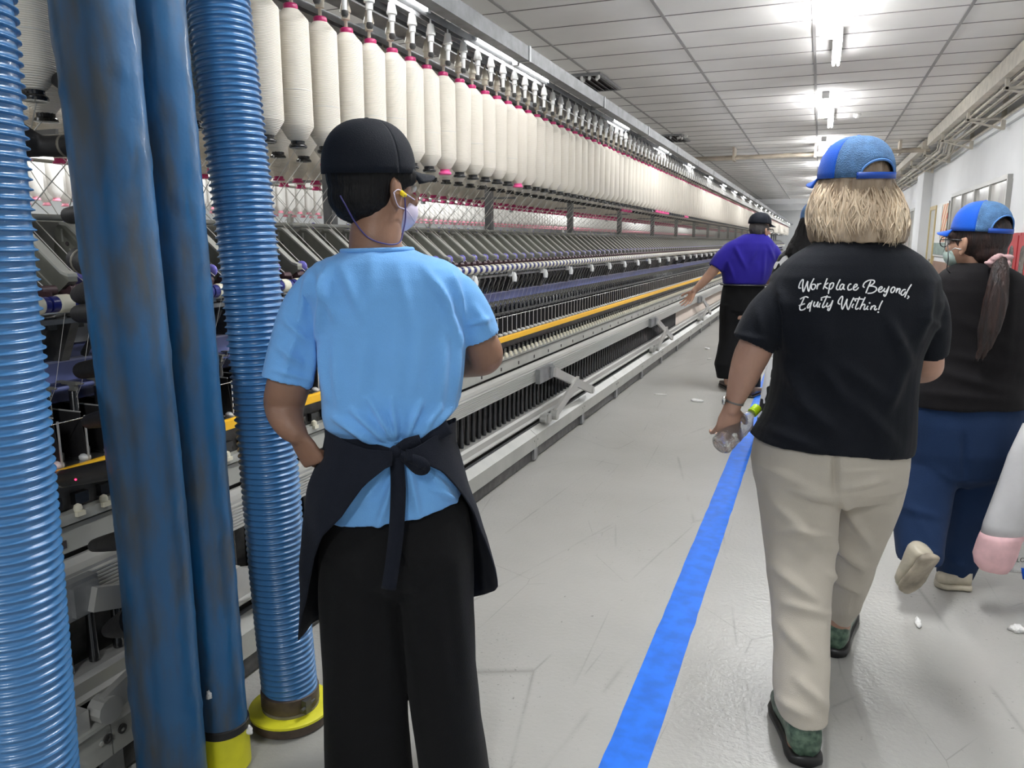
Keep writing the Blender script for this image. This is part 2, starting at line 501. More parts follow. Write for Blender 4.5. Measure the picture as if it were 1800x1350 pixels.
for k in range(12):
    y = 5.2 + 2.3 * k
    MB().box(-0.22, 0.26, y - 0.03, y + 0.03, -0.03, -0.005).box(-0.2, -0.17, y - 0.03, y + 0.03, -0.03, 0.28)\
        .box(0.20, 0.25, y - 0.03, y + 0.03, -0.16, 0.28).add([(-0.2, y - .02, -.03), (0.22, y - .02, -.16), (0.22, y - .02, -.13), (-0.15, y - .02, -.03), (-0.2, y + .02, -.03), (0.22, y + .02, -.16), (0.22, y + .02, -.13), (-0.15, y + .02, -.03)],
        [(0, 1, 2, 3), (7, 6, 5, 4), (0, 4, 5, 1), (3, 2, 6, 7), (1, 5, 6, 2), (0, 3, 7, 4)]).build('bracket', M['cream'], r)
MB().tube([(0.22, 4, -0.02), (0.22, 40, -0.02)], 0.02, 8).build('pipe', M['cream'], r, smooth=True)
# crossing pipes
M['rust'] = mat('stained_cream_pipe', (0.50, 0.44, 0.36), 0.45, noise_amt=0.3, noise_scale=5)
p1 = MB().tube([(-3.2, 16.9, 3.08), (1.8, 16.7, 3.08)], 0.035, 10).tube([(-3.2, 17.1, 3.14), (1.8, 16.9, 3.14)], 0.018, 8)
for x in (-1.75, -0.2, 1.3): p1.box(x - 0.02, x + 0.02, 16.7, 17.1, 3.03, 3.29)
tag(p1.build('ceiling_pipe', M['rust'], smooth=False), 'stained pipe crossing the ceiling from the machine to the right wall', 'pipe')

# ceiling lights
M['lit'] = mat('lit_diffuser', (1, 1, 1), 0.4, emit=55)
M['lampbody'] = mat('white_lamp_body', (0.7, 0.7, 0.7), 0.4)
ends = ['nearest', 'second', 'third', 'fourth', 'fifth', 'sixth', 'seventh', 'eighth', 'ninth', 'tenth']
protoL = None
for i, y in enumerate(LIGHT_Y[1:]):
    t = empty('ceiling_light', (-0.055, y, 3.15))
    tag(t, 'wide fluorescent ceiling light over the aisle, the %s one in view going away' % ends[max(0, i - 1)] if i else 'wide fluorescent ceiling light directly overhead above the aisle', 'light', 'ceiling lights over the aisle')
    MB().box(-0.045, 0.045, -0.62, 0.62, 0.06, 0.15).build('lamp_body', M['lampbody'], t)
    df = MB()
    prof = [(-0.06, 0.06), (-0.065, 0.03), (-0.05, 0.0), (0.05, 0.0), (0.065, 0.03), (0.06, 0.06)]
    df.prism_y(prof, -0.61, 0.61)
    df.build('diffuser', M['lit'], t)
    # ghost image of that light, put in as glowing twin tubes
    s = empty('twin_tube_light', (0.03, y + 1.35, 3.15))
    tag(s, 'ghost image, as glowing twin tubes, just beyond the %s wide ceiling light' % (ends[i - 1] if i else 'overhead'), 'light', 'ghost images of the ceiling lights, as glowing tubes')
    MB().box(-0.04, 0.04, -0.5, 0.5, 0.05, 0.15).build('lamp_body', M['lampbody'], s)
    MB().tube([(-0.022, -0.5, 0.03), (-0.022, 0.5, 0.03)], 0.013, 8).build('tube', M['lit'], s, smooth=True)
    MB().tube([(0.022, -0.5, 0.03), (0.022, 0.5, 0.03)], 0.013, 8).build('tube', M['lit'], s, smooth=True)
tag(MB().lathe((0.40, 13.2, 3.25), [(0.05, 0.05), (0.06, 0.02), (0.045, 0.0), (0.02, -0.015)], 14).build('smoke_detector', M['whitep'], smooth=True), 'small round white smoke detector on the ceiling', 'smoke detector')
# vents
for (x, y, lb) in ((-2.75, 9.45, 'square slatted air vent in the ceiling, the nearer one above the machine'), (-2.72, 14.9, 'square slatted air vent in the ceiling, the farther one beside the machine beam')):
    t = empty('ceiling_vent', (x, y, 3.29)); tag(t, lb, 'vent', 'air vents in the ceiling')
    MB().box(-0.3, 0.3, -0.5, -0.46, -0.02, 0.01).box(-0.3, 0.3, 0.46, 0.5, -0.02, 0.01).box(-0.3, -0.26, -0.46, 0.46, -0.02, 0.01).box(0.26, 0.3, -0.46, 0.46, -0.02, 0.01).build('frame', M['galv'], t)
    MB().box(-0.26, 0.26, -0.46, 0.46, 0.0, 0.008).build('backing', M['boarddark'], t)
    sl = MB()
    for k in range(7):
        xx = -0.22 + k * 0.073
        sl.add([(xx, -0.46, 0.0), (xx + 0.035, -0.46, -0.03), (xx + 0.04, -0.46, -0.027), (xx + 0.005, -0.46, 0.003), (xx, 0.46, 0.0), (xx + 0.035, 0.46, -0.03), (xx + 0.04, 0.46, -0.027), (xx + 0.005, 0.46, 0.003)],
               [(0, 1, 2, 3), (7, 6, 5, 4), (0, 4, 5, 1), (3, 2, 6, 7), (1, 5, 6, 2), (0, 3, 7, 4)])
    sl.build('slat', M['galv'], t)
    for k in range(6):
        MB().ell((0.15 + rnd.uniform(-.1, .25), -0.5 + rnd.uniform(0, .25), -0.04), 0.02, 0.02, 0.03, n=8).build('lint', M['whitep'], t, smooth=True)
# ------------------------------------------------------------------ spinning frame
P = 0.0765
YS, YE = 0.7, 44.0
sf = empty('spinning_frame', (-2.2, YS, 0))
tag(sf, 'long grey ring spinning machine running the length of the aisle', 'spinning machine')
OFF = Vector((2.2, -YS, 0))                     # world -> machine coordinates
def mb_local(mb):
    mb.v = [(v[0] + 2.2, v[1] - YS, v[2]) for v in mb.v]
    return mb
def part(mb, name, m, parent=None, **k):
    return mb_local(mb).build(name, m, parent or sf, **k)
def repeat(mesh_mb, name, mats, pos, n_single, smooth=False, angle=None, stuff_name=None, label=None):
    """first n_single copies as parts, the rest as one stuff part; pos in world"""
    base = mesh_mb.build(name, mats, sf, smooth=smooth, angle=angle)
    p0 = Vector(pos[0]) + OFF
    base.location = p0
    if label: base['label'] = label
    for p in pos[1:n_single]:
        c = base.copy(); COL.objects.link(c); c.location = Vector(p) + OFF
    rest = pos[n_single:]
    if rest:
        s = inst_mesh(base, [tuple(Vector(p) + OFF) for p in rest], stuff_name or name, mats, sf, smooth=smooth or bool(angle))
        if angle: s.data.set_sharp_from_angle(angle=math.radians(angle))
        s['kind'] = 'stuff'
    return base

# long members
part(MB().box(-2.75, -1.80, YS, YE, 0.06, 0.62), 'base_casing', M['darkmetal'])
part(MB().box(-2.40, -2.00, YS, YE, 0.62, 1.20), 'inner_casing', M['darkmetal'])
part(MB().box(-2.03, -2.01, YS, YE, 1.12, 1.455).box(-2.42, -2.40, YS, YE, 1.12, 1.455).box(-2.40, -2.03, YS, YE, 1.20, 1.22), 'back_panel', M['olive'])
k = 0
y = YS
gp = []
jn = [YS] + [0.20 + 1.085 * i for i in range(1, 41)]
for i in range(len(jn) - 1):
    y0, y1 = jn[i] + 0.002, jn[i + 1] - 0.002
    g = MB().prism_y([(-1.62, 0.088), (-1.62, 0.172), (-1.665, 0.208), (-1.672, 0.202), (-1.63, 0.166), (-1.63, 0.088)], y0, y1)
    for yb in (y0 + 0.03, y1 - 0.03):
        g.lathe((-1.622, yb, 0.14), [(0.007, 0), (0.007, 0.006), (0.004, 0.007)], 8, axis='X')
    part(g, 'guard_panel', [M['lightgrey']])
part(MB().box(-1.655, -1.64, YS, YE, 0.012, 0.07), 'foot_rail', M['darkmetal'])
for i in range(1, 40, 1):
    part(MB().box(-1.65, -1.622, 0.20 + 1.085 * i - 0.03, 0.20 + 1.085 * i + 0.03, 0.012, 0.088), 'foot', M['galv'])
# peg rail: stepped profile, with the black tubes standing on it
part(MB().prism_y([(-1.675, 0.235), (-1.675, 0.243), (-1.69, 0.25), (-1.69, 0.285), (-1.70, 0.298), (-1.755, 0.302), (-1.755, 0.275), (-1.70, 0.235)], YS, YE), 'peg_rail', M['alu'])
part(MB().box(-1.70, -1.69, YS, YE, 0.19, 0.2).box(-1.74, -1.73, YS, YE, 0.2, 0.22), 'lower_strip', M['galv'])
# doffing rail with grooves
pr = [(-1.66, 0.503)]
for z in np.linspace(0.513, 0.573, 7):
    pr += [(-1.66, z - 0.0022), (-1.664, z), (-1.66, z + 0.0022)]
pr += [(-1.66, 0.580), (-1.668, 0.583), (-1.668, 0.592), (-1.69, 0.600), (-1.71, 0.612), (-1.72, 0.612), (-1.72, 0.503)]
part(MB().prism_y(pr, YS, YE), 'doffing_rail', M['alu'])
# scissor arms and brackets
for i, yb in enumerate([1.2 + 3.6 * q for q in range(12)]):
    b = MB().box(-1.66, -1.63, yb - 0.17, yb + 0.10, 0.49, 0.585).box(-1.63, -1.615, yb + 0.02, yb + 0.09, 0.50, 0.575)
    br = part(b, 'arm_bracket', M['galv'])
    b = MB()
    def bar(p, q, wd=0.032, th=0.012):
        p, q = Vector(p), Vector(q)
        t = (q - p).normalized(); sd = Vector((1, 0, 0)); nn = t.cross(sd).normalized()
        vs = []
        for e in (p, q):
            for a, c in ((-1, -1), (1, -1), (1, 1), (-1, 1)):
                vs.append(e + nn * (a * wd / 2) + sd * (c * th / 2))
        return vs, [(0, 1, 2, 3), (7, 6, 5, 4), (0, 4, 5, 1), (1, 5, 6, 2), (2, 6, 7, 3), (3, 7, 4, 0)]
    a1 = bar((-1.605, yb + 0.06, 0.535), (-1.60, yb + 0.98, 0.25), 0.06, 0.02)
    a2 = bar((-1.585, yb + 0.55, 0.40), (-1.60, yb + 0.06, 0.245), 0.065, 0.02)
    part(MB().add(*a1).lathe((-1.60, yb + 0.98, 0.25), [(0.03, -0.015), (0.03, 0.015)], 12, axis='X'), 'scissor_arm', M['alu'])
    part(MB().add(*a2).lathe((-1.60, yb + 0.06, 0.24), [(0.035, -0.025), (0.035, 0.02)], 12, axis='X').box(-1.66, -1.61, yb - 0.05, yb + 0.02, 0.205, 0.26).lathe((-1.64, yb - 0.06, 0.235), [(0.028, -0.02), (0.028, 0.02)], 12, axis='X'), 'scissor_arm', M['alu'])
# drum shafts under
part(MB().tube([(-1.70, YS, 0.16), (-1.70, YE, 0.16)], 0.012, 8), 'pull_rod', M['darkmetal'], smooth=True)
# plates over the doffing rail
part(MB().box(-1.735, -1.72, YS, YE, 0.625, 0.692), 'spindle_rail_cover', M['paintgrey'])
hb = MB()
yy = YS
while yy < 20:
    hb.box(-1.719, -1.716, yy, yy + 0.012, 0.64, 0.66); yy += 0.29
part(hb, 'cover_slot', M['boarddark'])
part(MB().box(-1.80, -1.74, YS, YE, 0.60, 0.80), 'spindle_rail', M['darkmetal'])
part(MB().box(-1.735, -1.705, YS, YE, 0.702, 0.728), 'cream_strip', M['lightgrey'])
ylist = lambda off, n: [off + P * i for i in range(n)]
Y0 = 0.765 + 0.005                                  # separators at Y0 + k*P
NT = 560
capm = MB().box(-0.004, 0.006, -0.012, 0.012, -0.014, -0.002).lathe((-0.006, 0, -0.003), [(0.0095, 0), (0.0115, 0.008), (0.009, 0.016), (0.002, 0.020)], 10)
repeat(capm, 'cream_stop', [M['creamp']], [(-1.70, y, 0.731) for y in ylist(Y0 + 0.02 + 3 * P, NT)], 100, angle=40)
clip = MB().box(-0.03, 0.0, -0.02, 0.02, 0.0, 0.03).box(-0.045, -0.02, -0.014, 0.014, 0.02, 0.052).lathe((-0.04, 0, 0.05), [(0.014, 0), (0.014, 0.018), (0.006, 0.026)], 8)
repeat(clip, 'spindle_clamp', [M['blackp']], [(-1.722, y, 0.738) for y in ylist(Y0 + 0.048 + 3 * P, NT)], 100, angle=40)
# yellow guide rail and ring rail
part(MB().prism_y([(-1.70, 0.815), (-1.70, 0.842), (-1.706, 0.846), (-1.716, 0.846), (-1.716, 0.815)], YS, YE), 'yellow_rail', M['yellow'])
part(MB().box(-1.83, -1.716, YS, YE, 0.834, 0.845), 'ring_rail', M['steel'])
ring = MB().lathe((0, 0, 0), [(0.026, 0.0), (0.026, 0.016), (0.021, 0.018), (0.019, 0.006)], 14).ell((0.066, -0.038, 0.006), 0.017, 0.014, 0.011, n=10)
repeat(ring, 'spindle_ring', [M['whitep']], [(-1.80, y, 0.845) for y in ylist(Y0 + P / 2, NT)], 100, smooth=True)
# separators: thin black plates with the rim's glint put into its pale colour
sep = MB().box(-0.19, 0.0, -0.0006, 0.0006, 0.0, 0.125, 0).box(-0.001, 0.002, -0.0022, 0.0022, 0.0, 0.118, 1)
sep.v = [(v[0] if v[2] < 0.12 or v[0] < -0.01 else v[0] - 0.016, v[1], v[2]) for v in sep.v]
sep.box(-0.19, -0.014, -0.0016, 0.0016, 0.124, 0.127, 1)
repeat(sep, 'separator', [M['black'], mat('bright_plate_edge', (0.55, 0.54, 0.52), 0.3, 0.3)], [(-1.72, y, 0.846) for y in ylist(Y0, NT)], 100)
part(MB().tube([(-1.735, YS, 0.955), (-1.735, YE, 0.955)], 0.0015, 6), 'ring_wire', M['steel'])
# lappet rail and hooks
part(MB().box(-1.90, -1.83, YS, YE, 0.985, 1.035), 'lappet_rail', M['darkblue'])
lap = MB().box(-0.05, 0.022, -0.008, 0.008, 0.0, 0.007).box(-0.01, 0.014, -0.006, 0.006, -0.016, 0.0).tube([(0.02, 0, 0.004), (0.036, 0.005, 0.004), (0.044, -0.004, 0.004), (0.03, -0.008, 0.004)], 0.0014, 5)
repeat(lap, 'thread_guide', [M['olive']], [(-1.80, y, 1.032) for y in ylist(Y0 + P / 2, NT)], 100)
part(MB().tube([(-1.81, YS, 1.024), (-1.81, YE, 1.024)], 0.006, 8), 'guide_shaft', M['lav'], smooth=True)
# lavender suction duct
part(MB().prism_y([(-1.85, 1.035), (-1.85, 1.088), (-1.855, 1.092), (-1.99, 1.125), (-1.99, 1.035)], YS, YE), 'suction_duct', M['lav'])
part(MB().prism_y([(-1.845, 1.086), (-1.845, 1.092), (-1.855, 1.094), (-1.855, 1.086)], YS, YE), 'duct_lip', mat('pale_lavender_edge', (0.42, 0.44, 0.66), 0.35))
# suction flutes and drafting underside
fl = MB().tube([(-0.02, 0, 0.09), (-0.05, 0, 0.04), (-0.09, 0, -0.01)], [0.007, 0.008, 0.010], 6).box(-0.03, 0.0, -0.012, 0.012, 0.075, 0.105)
repeat(fl, 'suction_flute', [M['darkmetal']], [(-1.75, y, 1.11) for y in ylist(Y0 + P / 2, NT)], 100)
part(MB().box(-1.745, -1.728, YS, YE, 1.200, 1.212).box(-1.95, -1.94, YS, YE, 1.12, 1.22), 'cradle_bar', M['galv'])
part(MB().tube([(-1.80, YS, 1.222), (-1.80, YE, 1.222)], 0.0135, 10).tube([(-1.86, YS, 1.235), (-1.86, YE, 1.235)], 0.012, 10), 'bottom_roller', M['steel'], smooth=True)
st = MB().prism_y([(-0.02, 0.0), (0.05, 0.0), (0.10, 0.10), (0.06, 0.11), (-0.10, 0.10), (-0.12, 0.02)], -0.012, 0.012)
repeat(st, 'roller_stand', [M['darkmetal']], [(-1.83, y, 1.10) for y in ylist(Y0 + 0.01, NT // 8 - 1) for _ in (0,)][:1] + [(-1.83, Y0 + 0.01 + 8 * P * i, 1.10) for i in range(1, 69)], 69)
# front top rollers, white cots with navy ends
rl = MB().lathe((0, 0, 0), [(0.006, -0.040), (0.019, -0.036), (0.0195, -0.0182), (0.021, -0.018), (0.0225, -0.013), (0.0225, 0.013), (0.021, 0.018), (0.0195, 0.0182), (0.0195, 0.034), (0.006, 0.038)], 16, axis='Y', mis=[1, 1, 0, 0, 0, 0, 0, 1, 1])
repeat(rl, 'top_roller', [M['creamp'], M['navyp']], [(-1.705, y, 1.252) for y in ylist(Y0 + P / 2, NT)], 100, angle=40)
hd = MB().box(-0.03, 0.0, -0.01, 0.01, 0.0, 0.03).lathe((0.01, 0, -0.005), [(0.014, -0.025), (0.017, 0.0), (0.010, 0.02), (0.004, 0.03)], 10)
repeat(hd, 'white_handle', [M['whitep']], [(-1.705, 3.77 - 0.573 * 5 + 0.573 * i, 1.195) for i in range(75)], 75, angle=40)
# pressure arms
arm_prof = [(-1.975, 1.35), (-1.965, 1.40), (-1.96, 1.435), (-1.94, 1.450), (-1.915, 1.447), (-1.885, 1.425), (-1.76, 1.325), (-1.735, 1.318), (-1.735, 1.302), (-1.76, 1.285), (-1.79, 1.262), (-1.86, 1.27), (-1.96, 1.335)]
ap = [(x + 1.85, z - 1.35) for x, z in arm_prof]
cx_, cz_ = 0.0, 0.0
arm = MB().prism_y(ap, -0.013, 0.013, 0)
arm.prism_y([(x * 1.0, z + 0.004) for x, z in ap[3:8]] + [(x, z - 0.004) for x, z in reversed(ap[3:8])], -0.0135, 0.0135, 1)  # paler top strip: the arm's highlight put into the colour
arm.lathe((-0.065, -0.0135, 0.045), [(0.006, -0.002), (0.006, 0.0)], 8, axis='Y', mi=2)
arm.box(-0.085, -0.078, -0.014, 0.014, 0.05, 0.085, 1)
arm.prism_y([(-0.06, 0.03), (-0.058, 0.033), (0.062, -0.062), (0.060, -0.065)], -0.0145, 0.0145, 1)
AY = [Y0 + 0.02 + 2 * P * i for i in range(282)]
arm_ob = repeat(arm, 'pressure_arm', [M['arm'], M['paintgrey'], M['boarddark']], [(-1.85, y, 1.35) for y in AY], 100)
kn = MB().ell((0, 0, 0), 0.024, 0.010, 0.020, n=12).box(-0.03, 0.0, -0.008, 0.008, -0.02, -0.008)
repeat(kn, 'violet_lever', [M['violet']], [(-1.765, y + 0.052, 1.312) for y in AY], 100, smooth=True)
cr = MB().lathe((0, 0, 0), [(0.004, -0.022), (0.013, -0.02), (0.013, 0.02), (0.004, 0.022)], 10, axis='Y').box(-0.05, 0.05, -0.03, -0.026, -0.02, 0.0)
repeat(cr, 'apron_cradle', [mat('brown_apron_rubber', (0.075, 0.04, 0.045), 0.45)], [(-1.755, y, 1.282) for y in ylist(Y0 + P / 2, NT)], 100, angle=40)
# guide tube over the arms, with violet eyelets
br = MB()
yy = YS
while yy < YE:
    y2 = min(YE, yy + 1.94)
    br.tube([(-1.97, yy, 1.466), (-1.97, y2 - 0.02, 1.466)], 0.0085, 8).tube([(-1.97, y2 - 0.05, 1.466), (-1.97, y2, 1.466)], 0.0115, 8)
    yy = y2
part(br, 'guide_tube', M['paintgrey'], smooth=True)
ey = MB().ell((0, 0, 0), 0.007, 0.012, 0.006, n=8).box(-0.004, 0.004, -0.002, 0.002, -0.03, 0.0)
repeat(ey, 'thread_eyelet', [M['violet']], [(-2.35, y + 0.03, 1.488) for y in AY], 100, smooth=True)
# rear side, seen only as a shape between posts
part(MB().prism_y([(-2.45, 1.33), (-2.44, 1.45), (-2.49, 1.447), (-2.65, 1.32), (-2.66, 1.27), (-2.50, 1.27)], YS, YE), 'rear_arm_cover', M['olive'])
part(MB().tube([(-2.43, YS, 1.466), (-2.43, YE, 1.466)], 0.008, 8), 'guide_tube', M['paintgrey'], smooth=True)
part(MB().tube([(-3.0, YS, 1.772), (-3.0, YE, 1.772)], 0.008, 6).tube([(-3.0, YS, 1.728), (-3.0, YE, 1.728)], 0.008, 6), 'rear_rail', M['paintgrey'], smooth=True)
# posts and creel
PY = [3.2 - 1.94 + 1.94 * i for i in range(23)]
for y in PY:
    part(MB().box(-2.225, -2.175, y - 0.022, y + 0.022, 0.62, 2.36), 'post', M['galv'])
    part(MB().prism_y([(-1.50, 2.30), (-1.50, 2.325), (-2.0, 2.37), (-2.4, 2.37), (-2.9, 2.325), (-2.9, 2.30), (-2.35, 2.27), (-2.05, 2.27)], y - 0.006, y + 0.006).box(-2.28, -2.12, y - 0.03, y + 0.03, 2.25, 2.33), 'cross_arm', M['galv'])
    part(MB().box(-3.015, -2.985, y + 0.5, y + 0.53, 1.70, 1.80).box(-3.0, -2.2, y + 0.51, y + 0.52, 1.725, 1.74), 'rail_stay', M['galv'])
def channel(x, z, wd, h):
    return [(x - wd, z), (x - wd, z + h), (x + wd, z + h), (x + wd, z), (x + wd - 0.003, z), (x + wd - 0.003, z + h - 0.004), (x - wd + 0.003, z + h - 0.004), (x - wd + 0.003, z)]
ROWX = (-1.60, -1.86, -2.54, -2.80)
for x in (-1.50,) + ROWX:
    part(MB().prism_y(channel(x, 2.255 if x != -1.5 else 2.262, 0.018, 0.028), YS, YE), 'hanging_rail', M['galv'])
part(MB().prism_y([(-1.545, 2.262), (-1.545, 2.30), (-1.60, 2.312), (-1.60, 2.306), (-1.55, 2.295), (-1.55, 2.262)], YS, YE), 'rail_fascia', M['galv'])
part(MB().box(-1.80, -1.70, YS, YE, 2.292, 2.298).box(-2.02, -1.93, YS, YE, 2.292, 2.298), 'dust_tray', M['galv'])
# front beam, galvanised lengths with joints
beam = tag(empty('overhead_beam', (-1.42, YS, 2.28)), 'galvanised steel beam running above the hanging bobbins', 'beam')
jn = [YS + 0.1, 2.33, 3.765, 5.2, 6.64]
while jn[-1] < YE: jn.append(jn[-1] + 1.44)
for i in range(len(jn) - 1):
    m_ = MB().prism_y([(0.03, -0.005), (0.03, 0.062), (-0.03, 0.062), (-0.03, 0.056), (0.024, 0.056), (0.024, 0.0), (-0.03, 0.0), (-0.03, -0.005)], jn[i] + 0.003 - YS, jn[i + 1] - 0.003 - YS)
    m_.build('beam_length', M['beamsteel'], beam)
    MB().box(-0.035, 0.034, jn[i + 1] - YS - 0.012, jn[i + 1] - YS + 0.012, -0.008, 0.065).box(-0.06, -0.03, jn[i + 1] - YS - 0.01, jn[i + 1] - YS + 0.01, -0.02, 0.03).build('joint_clip', M['galv'], beam)
# tube lamps along the beam
M['lit2'] = mat('lit_tube', (1, 1, 1), 0.4, emit=40)
lm = empty('machine_tube_light', (-1.485, 3.57, 2.292))
MB().tube([(0, -0.25, 0), (0, 0.25, 0)], 0.011, 8).build('tube', M['lit2'], lm, smooth=True)
MB().box(-0.028, -0.014, -0.27, 0.27, -0.010, 0.014).box(-0.012, 0.012, -0.275, -0.25, -0.014, 0.012).box(-0.012, 0.012, 0.25, 0.275, -0.014, 0.012).build('lamp_body', M['lampbody'], lm)
kids[lm.name] = list(lm.children)
words = ['second', 'third', 'fourth', 'fifth', 'sixth', 'seventh', 'eighth']
tag(lm, 'slim lit tube under the galvanised beam, above the bobbins right of the navy cap', 'light', 'slim lit tubes along the beam')
ly = [2.6, 4.05, 6.05, 7.8]
while ly[-1] < 42: ly.append(ly[-1] + 1.74)
for i, y in enumerate(ly):
    c = dup(lm, (-1.485, y, 2.292))
    c['label'] = ['slim lit tube under the galvanised beam at the top edge, above the navy cap', 'slim lit tube just past the first beam joint', 'slim lit tube under the beam beside the nearer ceiling vent', 'slim lit tube under the beam short of the farther ceiling vent'][i] if i < 4 else 'slim lit tube far along the galvanised beam'
# upper row of empty white holders
hl = MB().lathe((0, 0, 0), [(0.003, 0.10), (0.004, 0.08), (0.012, 0.077), (0.017, 0.05), (0.019, 0.045), (0.019, 0.036), (0.013, 0.034), (0.013, 0.012), (0.009, 0.010), (0.0075, -0.03)], 12, mi=0)
hl.lathe((0, 0, 0), [(0.0115, -0.03), (0.0125, -0.042), (0.008, -0.05)], 10, mi=1)
repeat(hl, 'bobbin_holder', [M['whitep'], M['darkmetal']], [(-1.50, 0.78 + 0.153 * i, 2.175) for i in range(280)], 100, angle=40, label='empty white bobbin holder')
hl2 = MB().lathe((0, 0, 0), [(0.003, 0.125), (0.004, 0.108), (0.010, 0.10), (0.019, 0.062), (0.019, 0.055), (0.0145, 0.052), (0.0145, 0.03), (0.006, 0.028), (0.006, -0.01)], 12)
BY = [0.785 + 0.153 * i for i in range(280)]
off = {0: 0.0, 1: 0.077, 2: 0.03, 3: 0.10}
repeat(hl2, 'bobbin_holder', [M['beigep']], [(-1.60, y, 2.135) for y in BY], 100, angle=40, label='aged beige holder carrying a full bobbin')
s = inst_mesh(hl2.build('bobbin_holder', [M['beigep']], sf), [tuple(Vector((ROWX[r_], y + off[r_], 2.135)) + OFF) for r_ in (1, 2, 3) for y in BY[:150]], 'bobbin_holder', [M['beigep']], sf, smooth=True)
s['kind'] = 'stuff'

# ------------------------------------------------------------------ roving bobbins
def bobbin_yarn(n=32):
    return MB().lathe((0, 0, 0), [(0.022, 0.022), (0.030, 0.028), (0.0525, 0.064), (0.0535, 0.068), (0.0535, 0.385), (0.052, 0.391), (0.026, 0.420), (0.021, 0.421)], n)
def bobbin_top(n=20):
    return MB().lathe((0, 0, 0), [(0.0215, 0.417), (0.023, 0.422), (0.023, 0.434), (0.020, 0.438), (0.013, 0.439)], n)
def bobbin_base(n=20, z=0.0):
    return MB().lathe((0, 0, z), [(0.012, 0.001), (0.027, 0.0), (0.029, 0.004), (0.028, 0.009), (0.0225, 0.013), (0.022, 0.022), (0.0255, 0.026)], n)
def band(n=28):
    return MB().lathe((0, 0, 0), [(0.0538, 0.150), (0.0545, 0.1515), (0.0538, 0.153)], n)
yb = bobbin_yarn().build('t', [M['yarn']], angle=35).data
bb = bobbin_base().build('t', [M['blackp']], angle=50).data
bbp = bobbin_base().build('t', [M['pink']], angle=50).data
bbm = bobbin_base().build('t', [M['magenta']], angle=50).data
bt = bobbin_top().build('t', [M['magenta']], angle=50).data
bn = band().build('t', [M['roving']], angle=50).data
def small(mbase):
    q = MB()
    q.lathe((0, 0, 0), [(0.022, 0.022), (0.0525, 0.064), (0.0535, 0.385), (0.026, 0.420)], 16, mi=0)
    q.lathe((0, 0, 0), [(0.022, 0.420), (0.023, 0.434), (0.013, 0.439)], 12, mi=1)
    q.lathe((0, 0, 0), [(0.012, 0.0), (0.029, 0.002), (0.028, 0.009), (0.0225, 0.013), (0.0225, 0.026)], 12, mi=2)
    o = q.build('t', [M['yarn'], M['magenta'], mbase], angle=40)
    return o
sm_black, sm_pink, sm_crim = small(M['blackp']), small(M['pink']), small(M['magenta'])
for o in [o for o in COL.objects if o.name.startswith('t') and (o.name == 't' or o.name.startswith('t.'))]:
    if o not in (sm_black, sm_pink, sm_crim): bpy.data.objects.remove(o)
for o in (sm_black, sm_pink, sm_crim): COL.objects.unlink(o)
BZ = 1.699
ORD = 'first second third fourth fifth sixth seventh eighth ninth tenth eleventh twelfth thirteenth fourteenth fifteenth sixteenth seventeenth eighteenth nineteenth twentieth'.split()
zc = {}
rowname = ['front row', 'second row', 'third row', 'rear row']
pinks = {0: (16, 22, 48, 49, 50, 51, 52, 60, 61), 1: (12, 45, 46, 47)}
def where(i, y):
    X_, _ = topx(Vector((-1.6, y, 1.9)))
    if X_ < 110: return 'hanging at the far left'
    if X_ < 330: return 'behind the smooth blue tubes'
    if X_ < 450: return 'behind the ribbed hose'
    if X_ < 560: return 'from the ribbed hose towards the cap'
    if X_ < 740: return 'above the navy cap'
    if X_ < 900: return 'counting right from the navy cap'
    if X_ < 1100: return 'along the middle of the machine'
    return 'hanging far down the long machine'
nfull = 22
nrow = (120, 60, 30, 20)
for r_ in range(4):
    far = []
    for i in range(280):
        y = BY[i] + off[r_]
        loc = (ROWX[r_], y, BZ)
        pk = i in pinks.get(r_, ())
        if i >= nrow[r_]:
            if r_ < 3 or i < 160: far.append(loc)
            continue
        col_ = 'pink' if pk else ('black' if r_ < 2 else 'crimson')
        z_ = where(i, y)
        zc[(r_, z_)] = zc.get((r_, z_), 0) + 1
        od = ORD[zc[(r_, z_)] - 1] if zc[(r_, z_)] <= 20 and 'far down' not in z_ else ''
        lb = '%s %s bobbin, %s base, %s' % (rowname[r_].split()[0], od, col_, z_)
        lb = ' '.join(lb.replace(' ,', ',').split())
        if r_ == 0 and i < nfull:
            e = empty('roving_bobbin', loc)
            for nm, me in (('roving_package', yb), ('collar', bt), ('base', bbp if pk else bb), ('marker_band', bn)):
                if nm == 'marker_band' and i % 3 == 2: continue
                o = bpy.data.objects.new(nm, me); COL.objects.link(o); o.parent = e
                if nm == 'marker_band': o.location = (0, 0, rnd.uniform(-0.03, 0.05))
        else:
            src = sm_pink if pk else (sm_black if r_ < 2 else sm_crim)
            e = src.copy(); COL.objects.link(e); e.name = 'roving_bobbin'; e.location = loc
        tag(e, lb, 'bobbin', 'roving bobbins in the %s' % rowname[r_])
        e.rotation_euler = (rnd.uniform(-.012, .012), rnd.uniform(-.012, .012), rnd.uniform(0, 6))
    far_o = inst_mesh(sm_black if r_ < 2 else sm_crim, far, 'roving_bobbin', [M['yarn'], M['magenta'], M['blackp'] if r_ < 2 else M['magenta']])
    tag(far_o, 'mass of cream roving bobbins at the far end of the machine, %s' % rowname[r_], 'bobbins', kind='stuff')

